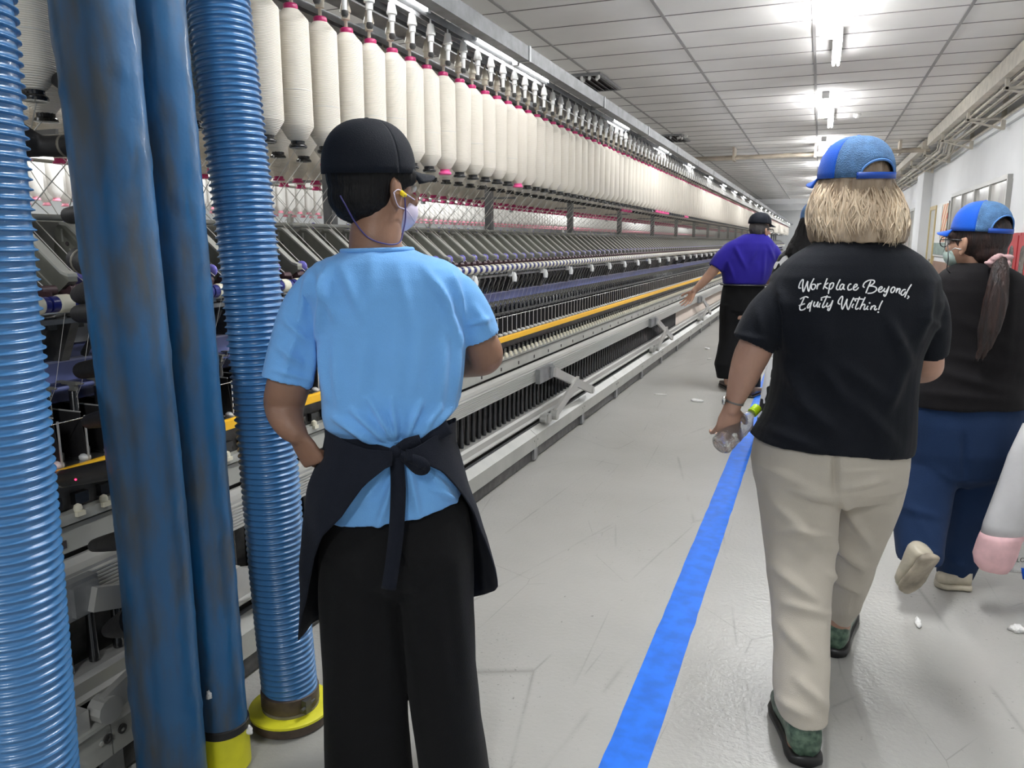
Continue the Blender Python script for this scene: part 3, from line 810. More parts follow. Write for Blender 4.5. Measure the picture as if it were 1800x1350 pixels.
# roving strands from the bobbins down to the guide tube and on to the rollers
def strands(r_, i):
    y = BY[i] + off[r_]
    x = ROWX[r_]
    s = 1 if r_ < 2 else -1
    gx = -1.97 if r_ < 2 else -2.43
    g = Vector((gx + s * 0.012, y + (0.19 if r_ % 2 == 0 else -0.16), 1.478))
    q = MB().tube([(x + 0.02 * s, y, BZ + 0.03), tuple(g)], 0.0016, 4)
    if r_ < 2:
        q.tube([tuple(g), (-1.80, g.y + 0.01, 1.335), (-1.745, g.y + 0.012, 1.295)], 0.0016, 4)
    return q
cnt = 0
for i in range(0, 50):
    for r_ in (0, 1):
        part(strands(r_, i), 'roving_strand', M['roving'])
q = MB()
for r_ in range(4):
    for i in range(0 if r_ > 1 else 50, 150):
        t = strands(r_, i); q.add(t.v, t.f)
s = part(q, 'roving_strand', M['roving']); s['kind'] = 'stuff'
yq = MB()
for i in range(0, 120):
    y = Y0 + P * (i + 0.5)
    yq.tube([(-1.70, y, 1.235), (-1.765, y, 1.036), (-1.795, y, 0.99)], 0.0006, 3)
s = part(yq, 'spun_thread', M['roving']); s['kind'] = 'stuff'

# ------------------------------------------------------------------ tubes
tb = MB().lathe((0, 0, 0), [(0.0135, 0), (0.0135, 0.02), (0.0125, 0.022), (0.0105, 0.168), (0.009, 0.17), (0.004, 0.168)], 14).build('t', [M['blackp']], angle=40)
COL.objects.unlink(tb)
ys = [Y0 + P / 2 + P * i for i in range(NT)]
def dgrp(y):
    X_, _ = topx(Vector((-1.72, y, 0.4)))
    if X_ < 240: return 'left of the smooth blue tubes'
    if X_ < 470: return 'behind the blue hoses'
    if X_ < 830: return 'behind the person in the light blue shirt'
    if X_ < 960: return 'just right of the navy apron'
    if X_ < 1130: return 'between the nearer scissor arms'
    return 'just before the pale tubes'
for i in range(150):
    y = ys[i]
    if y > 10.3: break
    c = tb.copy(); c.name = 'bobbin_tube'; COL.objects.link(c); c.location = (-1.728, y, 0.3025)
    g_ = dgrp(y); zc[g_] = zc.get(g_, 0) + 1
    od = ORD[zc[g_] - 1] + ' ' if zc[g_] <= 20 else ''
    tag(c, '%sblack tube on the peg rail %s' % (od, g_), 'tube', 'black tubes on the peg rail %s' % g_)
M['tubewhite'] = mat('pale_peach_tube', (0.80, 0.70, 0.62), 0.4)
tw = tb.copy(); tw.data = tb.data.copy(); tw.data.materials[0] = M['tubewhite']
for i in range(40):
    y = 10.33 + P * i
    c = tw.copy(); c.name = 'bobbin_tube'; COL.objects.link(c); c.location = (-1.728, y, 0.3025)
    tag(c, 'pale peach tube standing on the peg rail beyond the black ones', 'tube', 'pale tubes on the peg rail')
f_ = inst_mesh(tw, [(-1.728, 10.33 + P * i, 0.3025) for i in range(40, 420)], 'bobbin_tube', [M['tubewhite']])
tag(f_, 'far pale tubes along the peg rail', 'tubes', kind='stuff')
ts = tb.copy(); ts.data = tb.data
for i in range(100):
    c = tb.copy(); c.name = 'spindle_tube'; COL.objects.link(c); c.location = (-1.80, ys[i], 0.846)
    X_, _ = topx(Vector((-1.80, ys[i], 0.9)))
    wh = 'left of the smooth blue tubes' if X_ < 200 else 'behind the blue hoses' if X_ < 430 else 'behind the person in the light blue shirt' if X_ < 880 else 'above the yellow rail in the middle of the picture'
    zc['s' + wh] = zc.get('s' + wh, 0) + 1
    od = ORD[zc['s' + wh] - 1] + ' ' if zc['s' + wh] <= 20 else ''
    tag(c, '%sblack tube between the separators, %s' % (od, wh), 'tube', 'black tubes on the spindles, %s' % wh)
f_ = inst_mesh(tb, [(-1.80, y, 0.846) for y in ys[100:]], 'spindle_tube', [M['blackp']])
tag(f_, 'black tubes on the far spindles between the separators', 'tubes', kind='stuff')

# ------------------------------------------------------------------ next machine beyond
nm = empty('far_spinning_frame', (-5.6, 1, 0)); tag(nm, 'second spinning machine seen through the gap under the near bobbins', 'spinning machine')
def np_(mb, name, m):
    mb.v = [(v[0] + 5.6, v[1] - 1, v[2]) for v in mb.v]
    return mb.build(name, m, nm)
np_(MB().box(-6.1, -5.2, 1, YE, 0.05, 1.2), 'casing', M['lightgrey'])
np_(MB().prism_y([(-5.2, 1.2), (-5.2, 1.26), (-5.35, 1.44), (-5.85, 1.44), (-6.0, 1.26), (-6.0, 1.2)], 1, YE), 'arm_cover', M['lightgrey'])
np_(MB().prism_y(channel(-5.0, 2.255, 0.02, 0.03), 1, YE).prism_y(channel(-5.3, 2.255, 0.02, 0.03), 1, YE), 'hanging_rail', M['galv'])
for y in [2.0, 3.9, 5.9, 7.35, 9.0, 10.7, 12.9, 15.25, 17.5, 19.8, 22, 25, 28]:
    np_(MB().box(-5.62, -5.57, y - 0.03, y + 0.03, 0.5, 2.35).box(-5.62, -5.0, y - 0.01, y + 0.01, 2.28, 2.33), 'post', M['lightgrey'])
sm_f = small(M['palepink']); COL.objects.unlink(sm_f)
sm_f.data.materials[0] = mat('white_cotton_roving', (0.86, 0.84, 0.80), 0.9)
sm_f.data.materials[1] = M['palepink']
for i in range(70):
    y = 2.6 + 0.153 * i
    c = sm_f.copy(); c.name = 'roving_bobbin'; COL.objects.link(c); c.location = (-5.0, y, 1.68)
    X_, _ = topx(Vector((-5.0, y, 1.7)))
    wh = 'seen left of the smooth blue tubes' if X_ < 160 else 'seen behind the blue hoses' if X_ < 455 else 'seen around the navy cap' if X_ < 740 else 'seen through the strands right of the navy cap'
    zc['f' + wh] = zc.get('f' + wh, 0) + 1
    od = ORD[zc['f' + wh] - 1] + ' ' if zc['f' + wh] <= 20 else ''
    tag(c, '%swhite bobbin of the second machine %s' % (od, wh), 'bobbin', 'bobbins on the second machine, %s' % wh)
f_ = inst_mesh(sm_f, [(-5.3, 2.6 + 0.153 * i, 1.66) for i in range(250)] + [(-5.0, 2.6 + 0.153 * i, 1.68) for i in range(70, 250)], 'roving_bobbin', list(sm_f.data.materials))
tag(f_, 'white bobbins in the rear row of the second machine', 'bobbins', kind='stuff')
# ------------------------------------------------------------------ hanging hoses of the travelling cleaner
M['hose'] = mat('ribbed_blue_hose', (0.058, 0.195, 0.42), 0.30, noise_amt=0.12, noise_scale=3, coat=0.15)
M['cloth_tube'] = mat('dusty_blue_coated_fabric', (0.013, 0.105, 0.255), 0.40, noise_amt=0.0, bump=0.35, bump_scale=16, stretch=(1, 1, 1), coat=0.1)
# grime: grey-brown dust streak on the side that brushes the machine
def grime(m, dirt=(0.060, 0.075, 0.09)):
    nt = m.node_tree; b = nt.nodes['Principled BSDF']
    tc = nt.nodes.new('ShaderNodeTexCoord'); mp = nt.nodes.new('ShaderNodeMapping')
    mp.inputs['Scale'].default_value = (3, 3, 0.7)
    n = nt.nodes.new('ShaderNodeTexNoise'); n.inputs['Scale'].default_value = 6; n.inputs['Detail'].default_value = 5
    r = nt.nodes.new('ShaderNodeValToRGB'); r.color_ramp.elements[0].position = 0.42; r.color_ramp.elements[1].position = 0.68
    r.color_ramp.elements[0].color = (*b.inputs['Base Color'].default_value[:3], 1); r.color_ramp.elements[1].color = (*dirt, 1)
    nt.links.new(tc.outputs['Object'], mp.inputs[0]); nt.links.new(mp.outputs[0], n.inputs['Vector'])
    nt.links.new(n.outputs['Fac'], r.inputs[0]); nt.links.new(r.outputs[0], b.inputs['Base Color'])
grime(M['cloth_tube'])

def hose_path(pts, D0, n):
    """pts: (y_px, x_px, half width px, extra distance) -> dense 3-D path and radii"""
    ys_ = np.array([p[0] for p in pts], float)
    out, rad = [], []
    for y in np.linspace(ys_[0], ys_[-1], n):
        x = np.interp(y, ys_, [p[1] for p in pts]); h = np.interp(y, ys_, [p[2] for p in pts]); e = np.interp(y, ys_, [p[3] for p in pts])
        c = px(x, y, D0 + e)
        out.append(c); rad.append((px(x + h, y, D0 + e) - c).length)
    return out, rad
def smooth_list(v, k=5):
    v = [Vector(p) for p in v]
    return [sum((v[min(max(i + j, 0), len(v) - 1)] for j in range(-k, k + 1)), Vector()) / (2 * k + 1) for i in range(len(v))]
def ribbed(pts, D0, pitch0, pitch1, name, amp=0.0065, n=32):
    path, rad = hose_path(pts, D0, 120)
    path = smooth_list(path, 8)
    r0 = sum(rad) / len(rad)
    L = [0]
    for i in range(1, len(path)): L.append(L[-1] + (path[i] - path[i - 1]).length)
    T = L[-1]
    rings = []
    s, ph = 0.0, 0.0
    prof = [(0.0, 0.0), (0.30, 0.02), (0.52, 0.10), (0.66, 0.45), (0.78, 1.0), (0.88, 1.0), (0.96, 0.35)]
    while s < T:
        pt = pitch0 + (pitch1 - pitch0) * s / T
        for f, h in prof:
            q = s + f * pt
            if q > T: break
            i = min(int(np.searchsorted(L, q)), len(path) - 1); i = max(i, 1)
            a = (q - L[i - 1]) / max(1e-6, L[i] - L[i - 1])
            c = path[i - 1].lerp(path[i], a)
            t = (path[min(i + 4, len(path) - 1)] - path[max(i - 4, 0)]).normalized()
            rings.append((c, t, r0 - amp + amp * h))
        s += pt
    mb = MB(); rr = []
    for c, t, r in rings:
        u = t.cross(VH).normalized(); v = t.cross(u)
        rr.append([c + u * (r * math.cos(k * math.tau / n)) + v * (r * math.sin(k * math.tau / n)) for k in range(n)])
    mb.rings(rr, True)
    return mb, path[-1], r0, path[0]

mbh, end3, r3, _ = ribbed([(-420, 330, 54, 0.08), (-90, 371, 54, 0.05), (0, 383, 54, 0.04), (400, 433, 53, 0.02), (800, 472, 52, 0), (1000, 488, 51, 0), (1243, 513, 49, 0)], 2.08, 0.0168, 0.0172, 'hose')
h3 = empty('ribbed_hose', (end3.x, end3.y, 0.0)); tag(h3, 'ribbed blue suction hose ending in the yellow foot on the floor', 'hose')
def child(mb, name, m, root, **k):
    l = root.location
    mb.v = [(v[0] - l[0], v[1] - l[1], v[2] - l[2]) for v in mb.v]
    return mb.build(name, m, root, **k)
child(mbh, 'hose_sleeve', M['hose'], h3, angle=75)
M['brownband'] = mat('brown_clamp_band', (0.085, 0.06, 0.045), 0.5, noise_amt=0.3, noise_scale=30)
M['collargrey'] = mat('grey_collar', (0.22, 0.20, 0.16), 0.5, noise_amt=0.2, noise_scale=30)
M['yel'] = mat('scuffed_yellow_plate', (0.80, 0.76, 0.03), 0.45, noise_amt=0.10, noise_scale=14, bump=0.1, bump_scale=20)
ex, ey_ = end3.x, end3.y
child(MB().lathe((ex, ey_, 0), [(r3 * .98, end3.z - 0.035), (r3 * 1.04, end3.z - 0.03), (r3 * 1.04, end3.z + 0.012), (r3 * .98, end3.z + 0.014)], 32), 'clamp_band', M['brownband'], h3, angle=40)
child(MB().lathe((ex, ey_, 0), [(r3 * .93, 0.045), (r3 * .93, end3.z - 0.03)], 32).lathe((ex, ey_, 0), [(r3 * 1.02, 0.045), (r3 * 1.02, 0.052), (r3 * .93, 0.056)], 32), 'collar', M['collargrey'], h3, angle=40)
child(MB().lathe((ex, ey_, 0), [(0.118, 0.034), (0.121, 0.036), (0.121, 0.043), (0.118, 0.045), (0.02, 0.046)], 48), 'yellow_foot', M['yel'], h3, angle=40)
child(MB().lathe((ex, ey_, 0), [(0.10, 0.0), (0.115, 0.006), (0.118, 0.034)], 40), 'rubber_skirt', M['brownband'], h3, angle=40)
bo = MB().box(ex + 0.074, ex + 0.090, ey_ - 0.045, ey_ - 0.02, end3.z - 0.03, end3.z + 0.01).tube([(ex + 0.085, ey_ - 0.06, end3.z - 0.01), (ex + 0.085, ey_ - 0.0, end3.z - 0.01)], 0.005, 8)
child(bo, 'clamp_bolt', M['darkmetal'], h3)

mbh, end1, r1, _ = ribbed([(-420, -128, 86, 0.0), (-90, -92, 86, 0.0), (0, -80, 87, 0.0), (450, -38, 90, 0), (900, 6, 91, 0), (1350, 48, 90, 0), (1650, 70, 88, 0)], 1.20, 0.0150, 0.0165, 'hose')
h1 = empty('ribbed_hose', (end1.x, end1.y, 0.0)); tag(h1, 'ribbed blue suction hose cut off by the left edge of the photo', 'hose')
child(mbh, 'hose_sleeve', M['hose'], h1, angle=75)
child(MB().lathe((end1.x, end1.y, 0), [(r1, 0.0), (r1, end1.z + 0.01)], 32), 'collar', M['brownband'], h1)

def smooth_tube(pts, D0, n=40, seed=0, wr=0.0012):
    path, rad = hose_path(pts, D0, 150)
    path = smooth_list(path, 6)
    r0 = sum(rad) / len(rad)
    rr = []
    for i, c in enumerate(path):
        t = (path[min(i + 3, len(path) - 1)] - path[max(i - 3, 0)]).normalized()
        u = t.cross(VH).normalized(); v = t.cross(u)
        ring = []
        for k in range(n):
            a = k * math.tau / n
            d = u * math.cos(a) + v * math.sin(a)
            q = Vector((math.cos(a) * 1.3, math.sin(a) * 1.3, c.z * 9 + seed))
            rr_ = rad[i] * 0.5 + r0 * 0.5
            w_ = noise.noise(q) * wr * 1.2 + max(0, noise.noise(q * 2.1) - 0.22) * wr * 7
            ring.append(c + d * (rr_ + w_))
        rr.append(ring)
    mb = MB(); mb.rings(rr, True)
    return mb, path, r0
mA, pA, rA = smooth_tube([(-420, 115, 72, -0.04), (-90, 152, 70, -0.03), (0, 162, 69, -0.03), (450, 213, 65, 0), (900, 265, 58, 0), (1350, 303, 56, 0), (1405, 308, 55, 0)], 1.72, seed=3)
tA = empty('smooth_blue_tube', (pA[-1].x, pA[-1].y, 0)); tag(tA, 'wide dusty smooth blue tube with black suction nozzles, left of its twin', 'hose')
child(mA, 'tube_sleeve', M['cloth_tube'], tA, smooth=True)
zb = pA[-1].z
child(MB().lathe((pA[-1].x, pA[-1].y, 0), [(rA * 0.9, 0.0), (rA * 1.04, 0.01), (rA * 1.0, zb + 0.01)], 32), 'end_ring', M['yel'], tA, smooth=True)
mBt, pB, rB = smooth_tube([(-420, 226, 53, 0.02), (-90, 262, 52, 0.02), (0, 272, 50, 0.02), (450, 318, 47, 0.02), (900, 360, 43, 0.01), (1290, 394, 40, 0)], 1.86, seed=11)
tB = empty('smooth_blue_tube', (pB[-1].x, pB[-1].y, 0)); tag(tB, 'narrower smooth blue tube with a black band and yellow end at its foot', 'hose')
child(mBt, 'tube_sleeve', M['cloth_tube'], tB, smooth=True)
q = pB[-1]
child(MB().lathe((q.x, q.y, 0), [(rB * 1.01, q.z - 0.01), (rB * 1.05, q.z - 0.008), (rB * 1.05, q.z + 0.012), (rB * 1.01, q.z + 0.014)], 32), 'black_band', M['black'], tB, angle=40)
child(MB().lathe((q.x, q.y, 0), [(rB * .85, 0.0), (rB * 1.02, 0.012), (rB * 1.0, q.z - 0.008)], 32), 'yellow_end', M['yel'], tB, angle=40)

# black nozzles reaching from the tube into the machine
def nozzle(pts, D, rads, nm='nozzle', strap=None, flat=0.8):
    P3 = [px(x, y, D + e) for x, y, e in pts]
    dd = []
    for i in range(len(P3) - 1):
        for k in range(6): dd.append((P3[i].lerp(P3[i + 1], k / 6), rads[i] + (rads[i + 1] - rads[i]) * k / 6))
    dd.append((P3[-1], rads[-1]))
    pth = smooth_list([d[0] for d in dd], 2)
    o = child(MB().tube(pth, [d[1] for d in dd], 20, flat=flat), nm, M['black'], tA, angle=60)
    if strap is not None:
        i = strap
        q = MB(); t = (pth[min(i + 1, len(pth) - 1)] - pth[i - 1]).normalized()
        q.tube([pth[i] - t * 0.003, pth[i] + t * 0.003], [dd[i][1] * 1.05] * 2, 20, flat=flat)
        q.v = [tuple(Vector(v) - tA.location) for v in q.v]
        q.build('cable_tie', M['collargrey'], o, smooth=True)
    return o
nozzle([(28, 245, 0.02), (75, 258, 0.05), (125, 256, 0.05), (175, 256, 0.02)], 1.72, [0.050, 0.028, 0.029, 0.031], strap=11)
nozzle([(100, 140, 0.05), (140, 150, 0.02)], 1.72, [0.02, 0.035])
nozzle([(118, 380, 0.12), (170, 372, 0.08)], 1.72, [0.024, 0.030])
nozzle([(140, 455, 0.10), (190, 468, 0.03)], 1.72, [0.038, 0.044], strap=2)
nozzle([(140, 520, 0.12), (190, 505, 0.03)], 1.72, [0.028, 0.045])
nozzle([(138, 552, 0.12), (200, 545, 0.03)], 1.72, [0.028, 0.036])
nozzle([(140, 652, 0.10), (205, 640, 0.03)], 1.72, [0.026, 0.030])
nozzle([(152, 742, 0.10), (215, 728, 0.03)], 1.72, [0.022, 0.032])
nozzle([(92, 845, 0.08), (150, 834, 0.05), (230, 818, 0.02)], 1.72, [0.022, 0.026, 0.028], strap=2, flat=0.9)
nozzle([(160, 960, 0.10), (235, 945, 0.03)], 1.72, [0.02, 0.035])
nozzle([(185, 1110, 0.08), (250, 1085, 0.02)], 1.72, [0.02, 0.05], flat=0.9)
M['redled'] = mat('red_led', (1.0, 0.02, 0.08), 0.4, emit=6)
p_ = px(133, 843, 1.66)
o = MB().ell(p_, 0.0025, 0.0025, 0.0025, n=8).build('indicator_lamp', M['redled'], smooth=True); tag(o, 'tiny glowing red indicator on the black suction nozzle', 'indicator light')
p_ = Vector((-1.728, 1.268, 0.862))
o = MB().ell(p_, 0.007, 0.009, 0.008, n=10).build('warning_lamp', mat('red_lamp', (1.0, 0.10, 0.12), 0.3, emit=3.0), smooth=True); tag(o, 'red glowing lamp on the yellow rail beside the left hose', 'indicator light')
# lettering on the yellow rail
tc_ = bpy.data.curves.new('rail_lettering', 'FONT'); tc_.body = 'OREALUIC'; tc_.size = 0.028; tc_.extrude = 0.0003; tc_.space_character = 1.25
to_ = bpy.data.objects.new('t', tc_); COL.objects.link(to_)
to = bpy.data.objects.new('rail_lettering', bpy.data.meshes.new_from_object(to_)); COL.objects.link(to); to.parent = sf
bpy.data.objects.remove(to_)
to.data.materials.append(M['blackp'])
to.location = Vector((-1.6994, 1.305, 0.819)) + OFF; to.rotation_euler = (math.pi / 2, 0, math.pi / 2)
# grey end box of the machine foot, lower left
part(MB().add([(-1.60, 0.9, 0.20), (-1.60, 1.285, 0.205), (-1.80, 1.20, 0.22), (-1.80, 0.9, 0.22), (-1.60, 0.9, 0.19), (-1.60, 1.285, 0.195), (-1.80, 1.20, 0.21), (-1.80, 0.9, 0.21)],
    [(0, 1, 2, 3), (7, 6, 5, 4), (0, 4, 5, 1), (1, 5, 6, 2), (2, 6, 7, 3), (3, 7, 4, 0)]), 'end_cover', M['lightgrey'])
for yb in (1.27, 1.315):
    part(MB().lathe((-1.618, yb, 0.145), [(0.013, 0), (0.013, 0.004), (0.007, 0.004), (0.006, 0.001)], 14, axis='X'), 'bolt', M['darkmetal'])
# lint tufts
M['lint'] = mat('white_cotton_lint', (0.85, 0.84, 0.82), 0.95, bump=0.8, bump_scale=80)
def tuft(p, s, lb, st=(1, 1, 0.5), seed=0):
    mb = MB().ell((0, 0, 0), s * st[0], s * st[1], s * st[2], n=16)
    vv = []
    for v in mb.v:
        v = Vector(v); nn = noise.noise(v / s * 1.5 + Vector((seed * 7.1, 0, 0)))
        v = v * (1 + 0.55 * nn) + Vector((0, 0, s * st[2] * 0.6)); v.z = max(v.z, 0.0)
        vv.append(tuple(v))
    mb.v = vv
    o = mb.build('lint_tuft', M['lint'], smooth=True); o.location = p
    tag(o, lb, 'lint')
    return o
def fl_(x, y): 
    r = FW * FPX + RT * (x - 900) + UP * (675 - y); t = -CAM_H / r.z
    v = Vector((0, 0, CAM_H)) + r * t; return (v.x, v.y, 0.0005)
tuft(fl_(1225, 706), 0.035, 'white lint tuft on the floor left of the blonde woman\'s hand', (1.4, 0.8, 0.45), 1)
tuft(fl_(1162, 694), 0.028, 'flat lint wisp near the machine foot', (2.2, 0.5, 0.2), 2)
tuft(fl_(1243, 614), 0.03, 'small lint tuft on the floor left of the man in the purple shirt', (1.2, 0.8, 0.5), 3)
tuft(fl_(1247, 632), 0.02, 'tiny lint speck just before the man in the purple shirt', (1.2, 0.8, 0.5), 4)
tuft(fl_(1614, 1098), 0.014, 'curl of lint on the floor under the raised clog', (0.7, 3.0, 0.7), 5)
tuft(fl_(1787, 1110), 0.022, 'lint tuft at the right edge of the floor', (1.2, 1.0, 0.7), 6)
tuft(fl_(1080, 640), 0.012, 'lint speck beside the machine foot in the middle', (2.0, 1.0, 0.5), 7)
tuft(px(368, 1228, 1.80), 0.012, 'lint clump stuck on the narrower blue tube', (0.6, 0.6, 1.3), 8)
tuft(px(436, 1288, 1.86), 0.014, 'lint clump beside the foot of the narrower blue tube', (1.2, 0.6, 0.9), 9)
tuft(Vector((-1.70, 1.50, 0.225)), 0.05, 'fluffy beige lint lump on the machine foot behind the smooth tube', (0.5, 0.5, 0.8), 10)
tuft(fl_(385, 1348), 0.02, 'white lint lump on the floor at the foot of the blue tubes', (1.5, 0.9, 0.8), 11)
# ------------------------------------------------------------------ people: helpers
def skin(name, c):
    m = mat(name, c, 0.5, noise_amt=0.10, noise_scale=14, bump=0.05, bump_scale=250)
    b = m.node_tree.nodes['Principled BSDF']
    b.inputs['Subsurface Weight'].default_value = 0.12
    b.inputs['Subsurface Radius'].default_value = (0.01, 0.004, 0.002)
    return m
def cloth(name, c, rough=0.85, sheen=0.15, bump=0.25, **k):
    return mat(name, c, rough, sheen=sheen, bump=bump, bump_scale=420, noise_amt=0.05, noise_scale=5, spec=0.2, **k)
def RZ(a): return Matrix.Rotation(a, 3, 'Z')
BASE = Matrix((RT, VH, ZZ)).transposed()            # local x right, y away, z up
def facing(yaw, pitch=0, roll=0):
    """rotation whose +y looks away from the photographer, turned left by yaw degrees"""
    return BASE @ RZ(math.radians(yaw)) @ Matrix.Rotation(math.radians(pitch), 3, 'X') @ Matrix.Rotation(math.radians(roll), 3, 'Y')
def loc(mb, root):
    l = root.location
    mb.v = [(v[0] - l[0], v[1] - l[1], v[2] - l[2]) for v in mb.v]
    return mb
def union(mb, name, mats, root, voxel=0.006, it=6, disp=None, parent=None):
    o = loc(mb, root).build('t', mats)
    r = o.modifiers.new('r', 'REMESH'); r.mode = 'VOXEL'; r.voxel_size = voxel
    s = o.modifiers.new('s', 'SMOOTH'); s.factor = 0.5; s.iterations = it
    me = bpy.data.meshes.new_from_object(o.evaluated_get(bpy.context.evaluated_depsgraph_get()))
    bpy.data.objects.remove(o)
    me.name = name
    me.materials.clear(); me.materials.append(mats)
    me.polygons.foreach_set('use_smooth', [True] * len(me.polygons))
    if disp:
        nn = [v.normal.copy() for v in me.vertices]
        for v, n_ in zip(me.vertices, nn):
            v.co = v.co + n_ * disp(v.co + root.location, n_)
    me.update()
    o = bpy.data.objects.new(name, me); COL.objects.link(o); o.parent = parent or root
    return o
def rp(yl, yr, xl, xr, D, b, n=40, e=2.3, yoff=0):
    """horizontal ring seen between two photo columns"""
    pl, pr = px(xl, yl, D), px(xr, yr, D)
    c = (pl + pr) / 2; a = (pr - pl) / 2
    out = []
    for k in range(n):
        t = k * math.tau / n
        ct, st = math.cos(t), math.sin(t)
        out.append(c + a * (math.copysign(abs(ct) ** (2 / e), ct)) + VH * (b * math.copysign(abs(st) ** (2 / e), st)))
    return out
def body_loft(mb, D, rows, e=2.3, open_end=0.0):
    """rows: (yl, yr, xl, xr, dD, depth)"""
    R_ = [rp(r[0], r[1], r[2], r[3], D + r[4], r[5], e=r[6] if len(r) > 6 else e) for r in rows]
    if open_end:
        c = sum(R_[-1], Vector()) / len(R_[-1])
        R_.append([c + (p - c) * 0.90 for p in R_[-1]])
        R_.append([c + (p - c) * 0.86 + ZZ * open_end for p in R_[-1]])
    mb.rings(R_, True)
    return mb
def limb(mb, D, pts, n=24, flat=1.0, open_end=0.0, sub=5):
    """pts: (x_px, y_px, dD, radius m)"""
    P3 = [px(x, y, D + d) for x, y, d, r in pts]; rr = [p[3] for p in pts]
    pth, rad = [], []
    for i in range(len(P3) - 1):
        for k in range(sub):
            t = k / sub
            p0, p1, p2, p3 = P3[max(i - 1, 0)], P3[i], P3[i + 1], P3[min(i + 2, len(P3) - 1)]
            q = 0.5 * ((2 * p1) + (p2 - p0) * t + (2 * p0 - 5 * p1 + 4 * p2 - p3) * t * t + (3 * p1 - p0 - 3 * p2 + p3) * t ** 3)
            pth.append(q); rad.append(rr[i] + (rr[i + 1] - rr[i]) * t)
    pth.append(P3[-1]); rad.append(rr[-1])
    if open_end:
        t = (pth[-1] - pth[-2]).normalized()
        pth += [pth[-1] - t * 0.0005, pth[-1] - t * open_end]; rad += [rad[-1] * 0.88, rad[-1] * 0.8]
        # the inner wall runs back up the sleeve
        m2 = MB(); m2.tube(pth[:-2], rad[:-2], n, flat=flat, cap=False)
        rings = [m2.v[i * n:(i + 1) * n] for i in range(len(pth) - 2)]
        c = Vector(pth[-3])
        last = [Vector(v) for v in rings[-1]]
        rings.append([c + (v - c) * 0.88 for v in last])
        rings.append([c + (v - c) * 0.84 - t * open_end for v in last])
        mb.rings(rings, True)
        return mb
    mb.tube(pth, rad, n, flat=flat)
    mb.ell(pth[-1], rad[-1], rad[-1], rad[-1], n=12)
    return mb
def creases(lst, back_only=True, base_noise=0.002, nscale=(7, 7, 4), seed=0.0):
    """lst: (x1, y1, x2, y2, width px, amplitude m) on the side facing the photographer"""
    def f(p, n_):
        q = Vector((p.x * nscale[0] + seed, p.y * nscale[1], p.z * nscale[2]))
        d = noise.noise(q) * base_noise + noise.noise(q * 2.3) * base_noise * 0.5
        if n_.dot(VH) < 0.35:
            x, y = topx(p)
            for x1, y1, x2, y2, w_, a_ in lst:
                dx, dy = x2 - x1, y2 - y1
                L2 = dx * dx + dy * dy
                t = max(0.0, min(1.0, ((x - x1) * dx + (y - y1) * dy) / L2))
                ex, ey = x - x1 - t * dx, y - y1 - t * dy
                r2 = (ex * ex + ey * ey) / (w_ * w_)
                if r2 < 9:
                    d += a_ * math.exp(-r2) * (0.25 + 0.75 * math.sin(math.pi * min(1, max(0, t * 0.9 + 0.05))))
        return d
    return f
def head_mb(mb, c, Rm, s=1.0):
    c = Vector(c)
    def E(x, y, z, a, b_, cc):
        mb.ell(c + Rm @ (Vector((x, y, z)) * s), a * s, b_ * s, cc * s, R=Rm, n=20)
    E(0, -0.012, 0.03, 0.077, 0.097, 0.093)
    E(0, 0.03, -0.02, 0.064, 0.065, 0.085)
    E(0, 0.05, -0.075, 0.036, 0.035, 0.035)
    E(0, 0.0, -0.06, 0.056, 0.065, 0.045)
    E(0, 0.101, -0.018, 0.011, 0.017, 0.024)
    E(0, 0.108, -0.032, 0.015, 0.012, 0.010)
    E(0, 0.09, 0.018, 0.045, 0.013, 0.010)
    E(0, 0.092, -0.058, 0.022, 0.010, 0.005); E(0, 0.090, -0.068, 0.019, 0.010, 0.006)
    for sx in (-1, 1):
        E(sx * 0.040, 0.075, -0.03, 0.020, 0.018, 0.018)
        E(sx * 0.079, 0.0, -0.018, 0.007, 0.018, 0.031)
        E(sx * 0.083, -0.010, -0.008, 0.008, 0.010, 0.024)
        E(sx * 0.080, 0.004, -0.043, 0.007, 0.009, 0.012)
def eyes(c, Rm, root, body, s=1.0):
    for sx in (-1, 1):
        q = MB().ell(Vector(c) + Rm @ (Vector((sx * 0.031, 0.0865, 0.0)) * s), 0.013 * s, 0.010 * s, 0.0095 * s, R=Rm, n=12)
        q2 = MB().ell(Vector(c) + Rm @ (Vector((sx * 0.031, 0.0950, 0.0)) * s), 0.005 * s, 0.0025 * s, 0.005 * s, R=Rm, n=10)
        e = loc(q, root).build('eye', M['whitep'], root, smooth=True)
        loc(q2, root).build('pupil', M['blackp'], e, smooth=True)
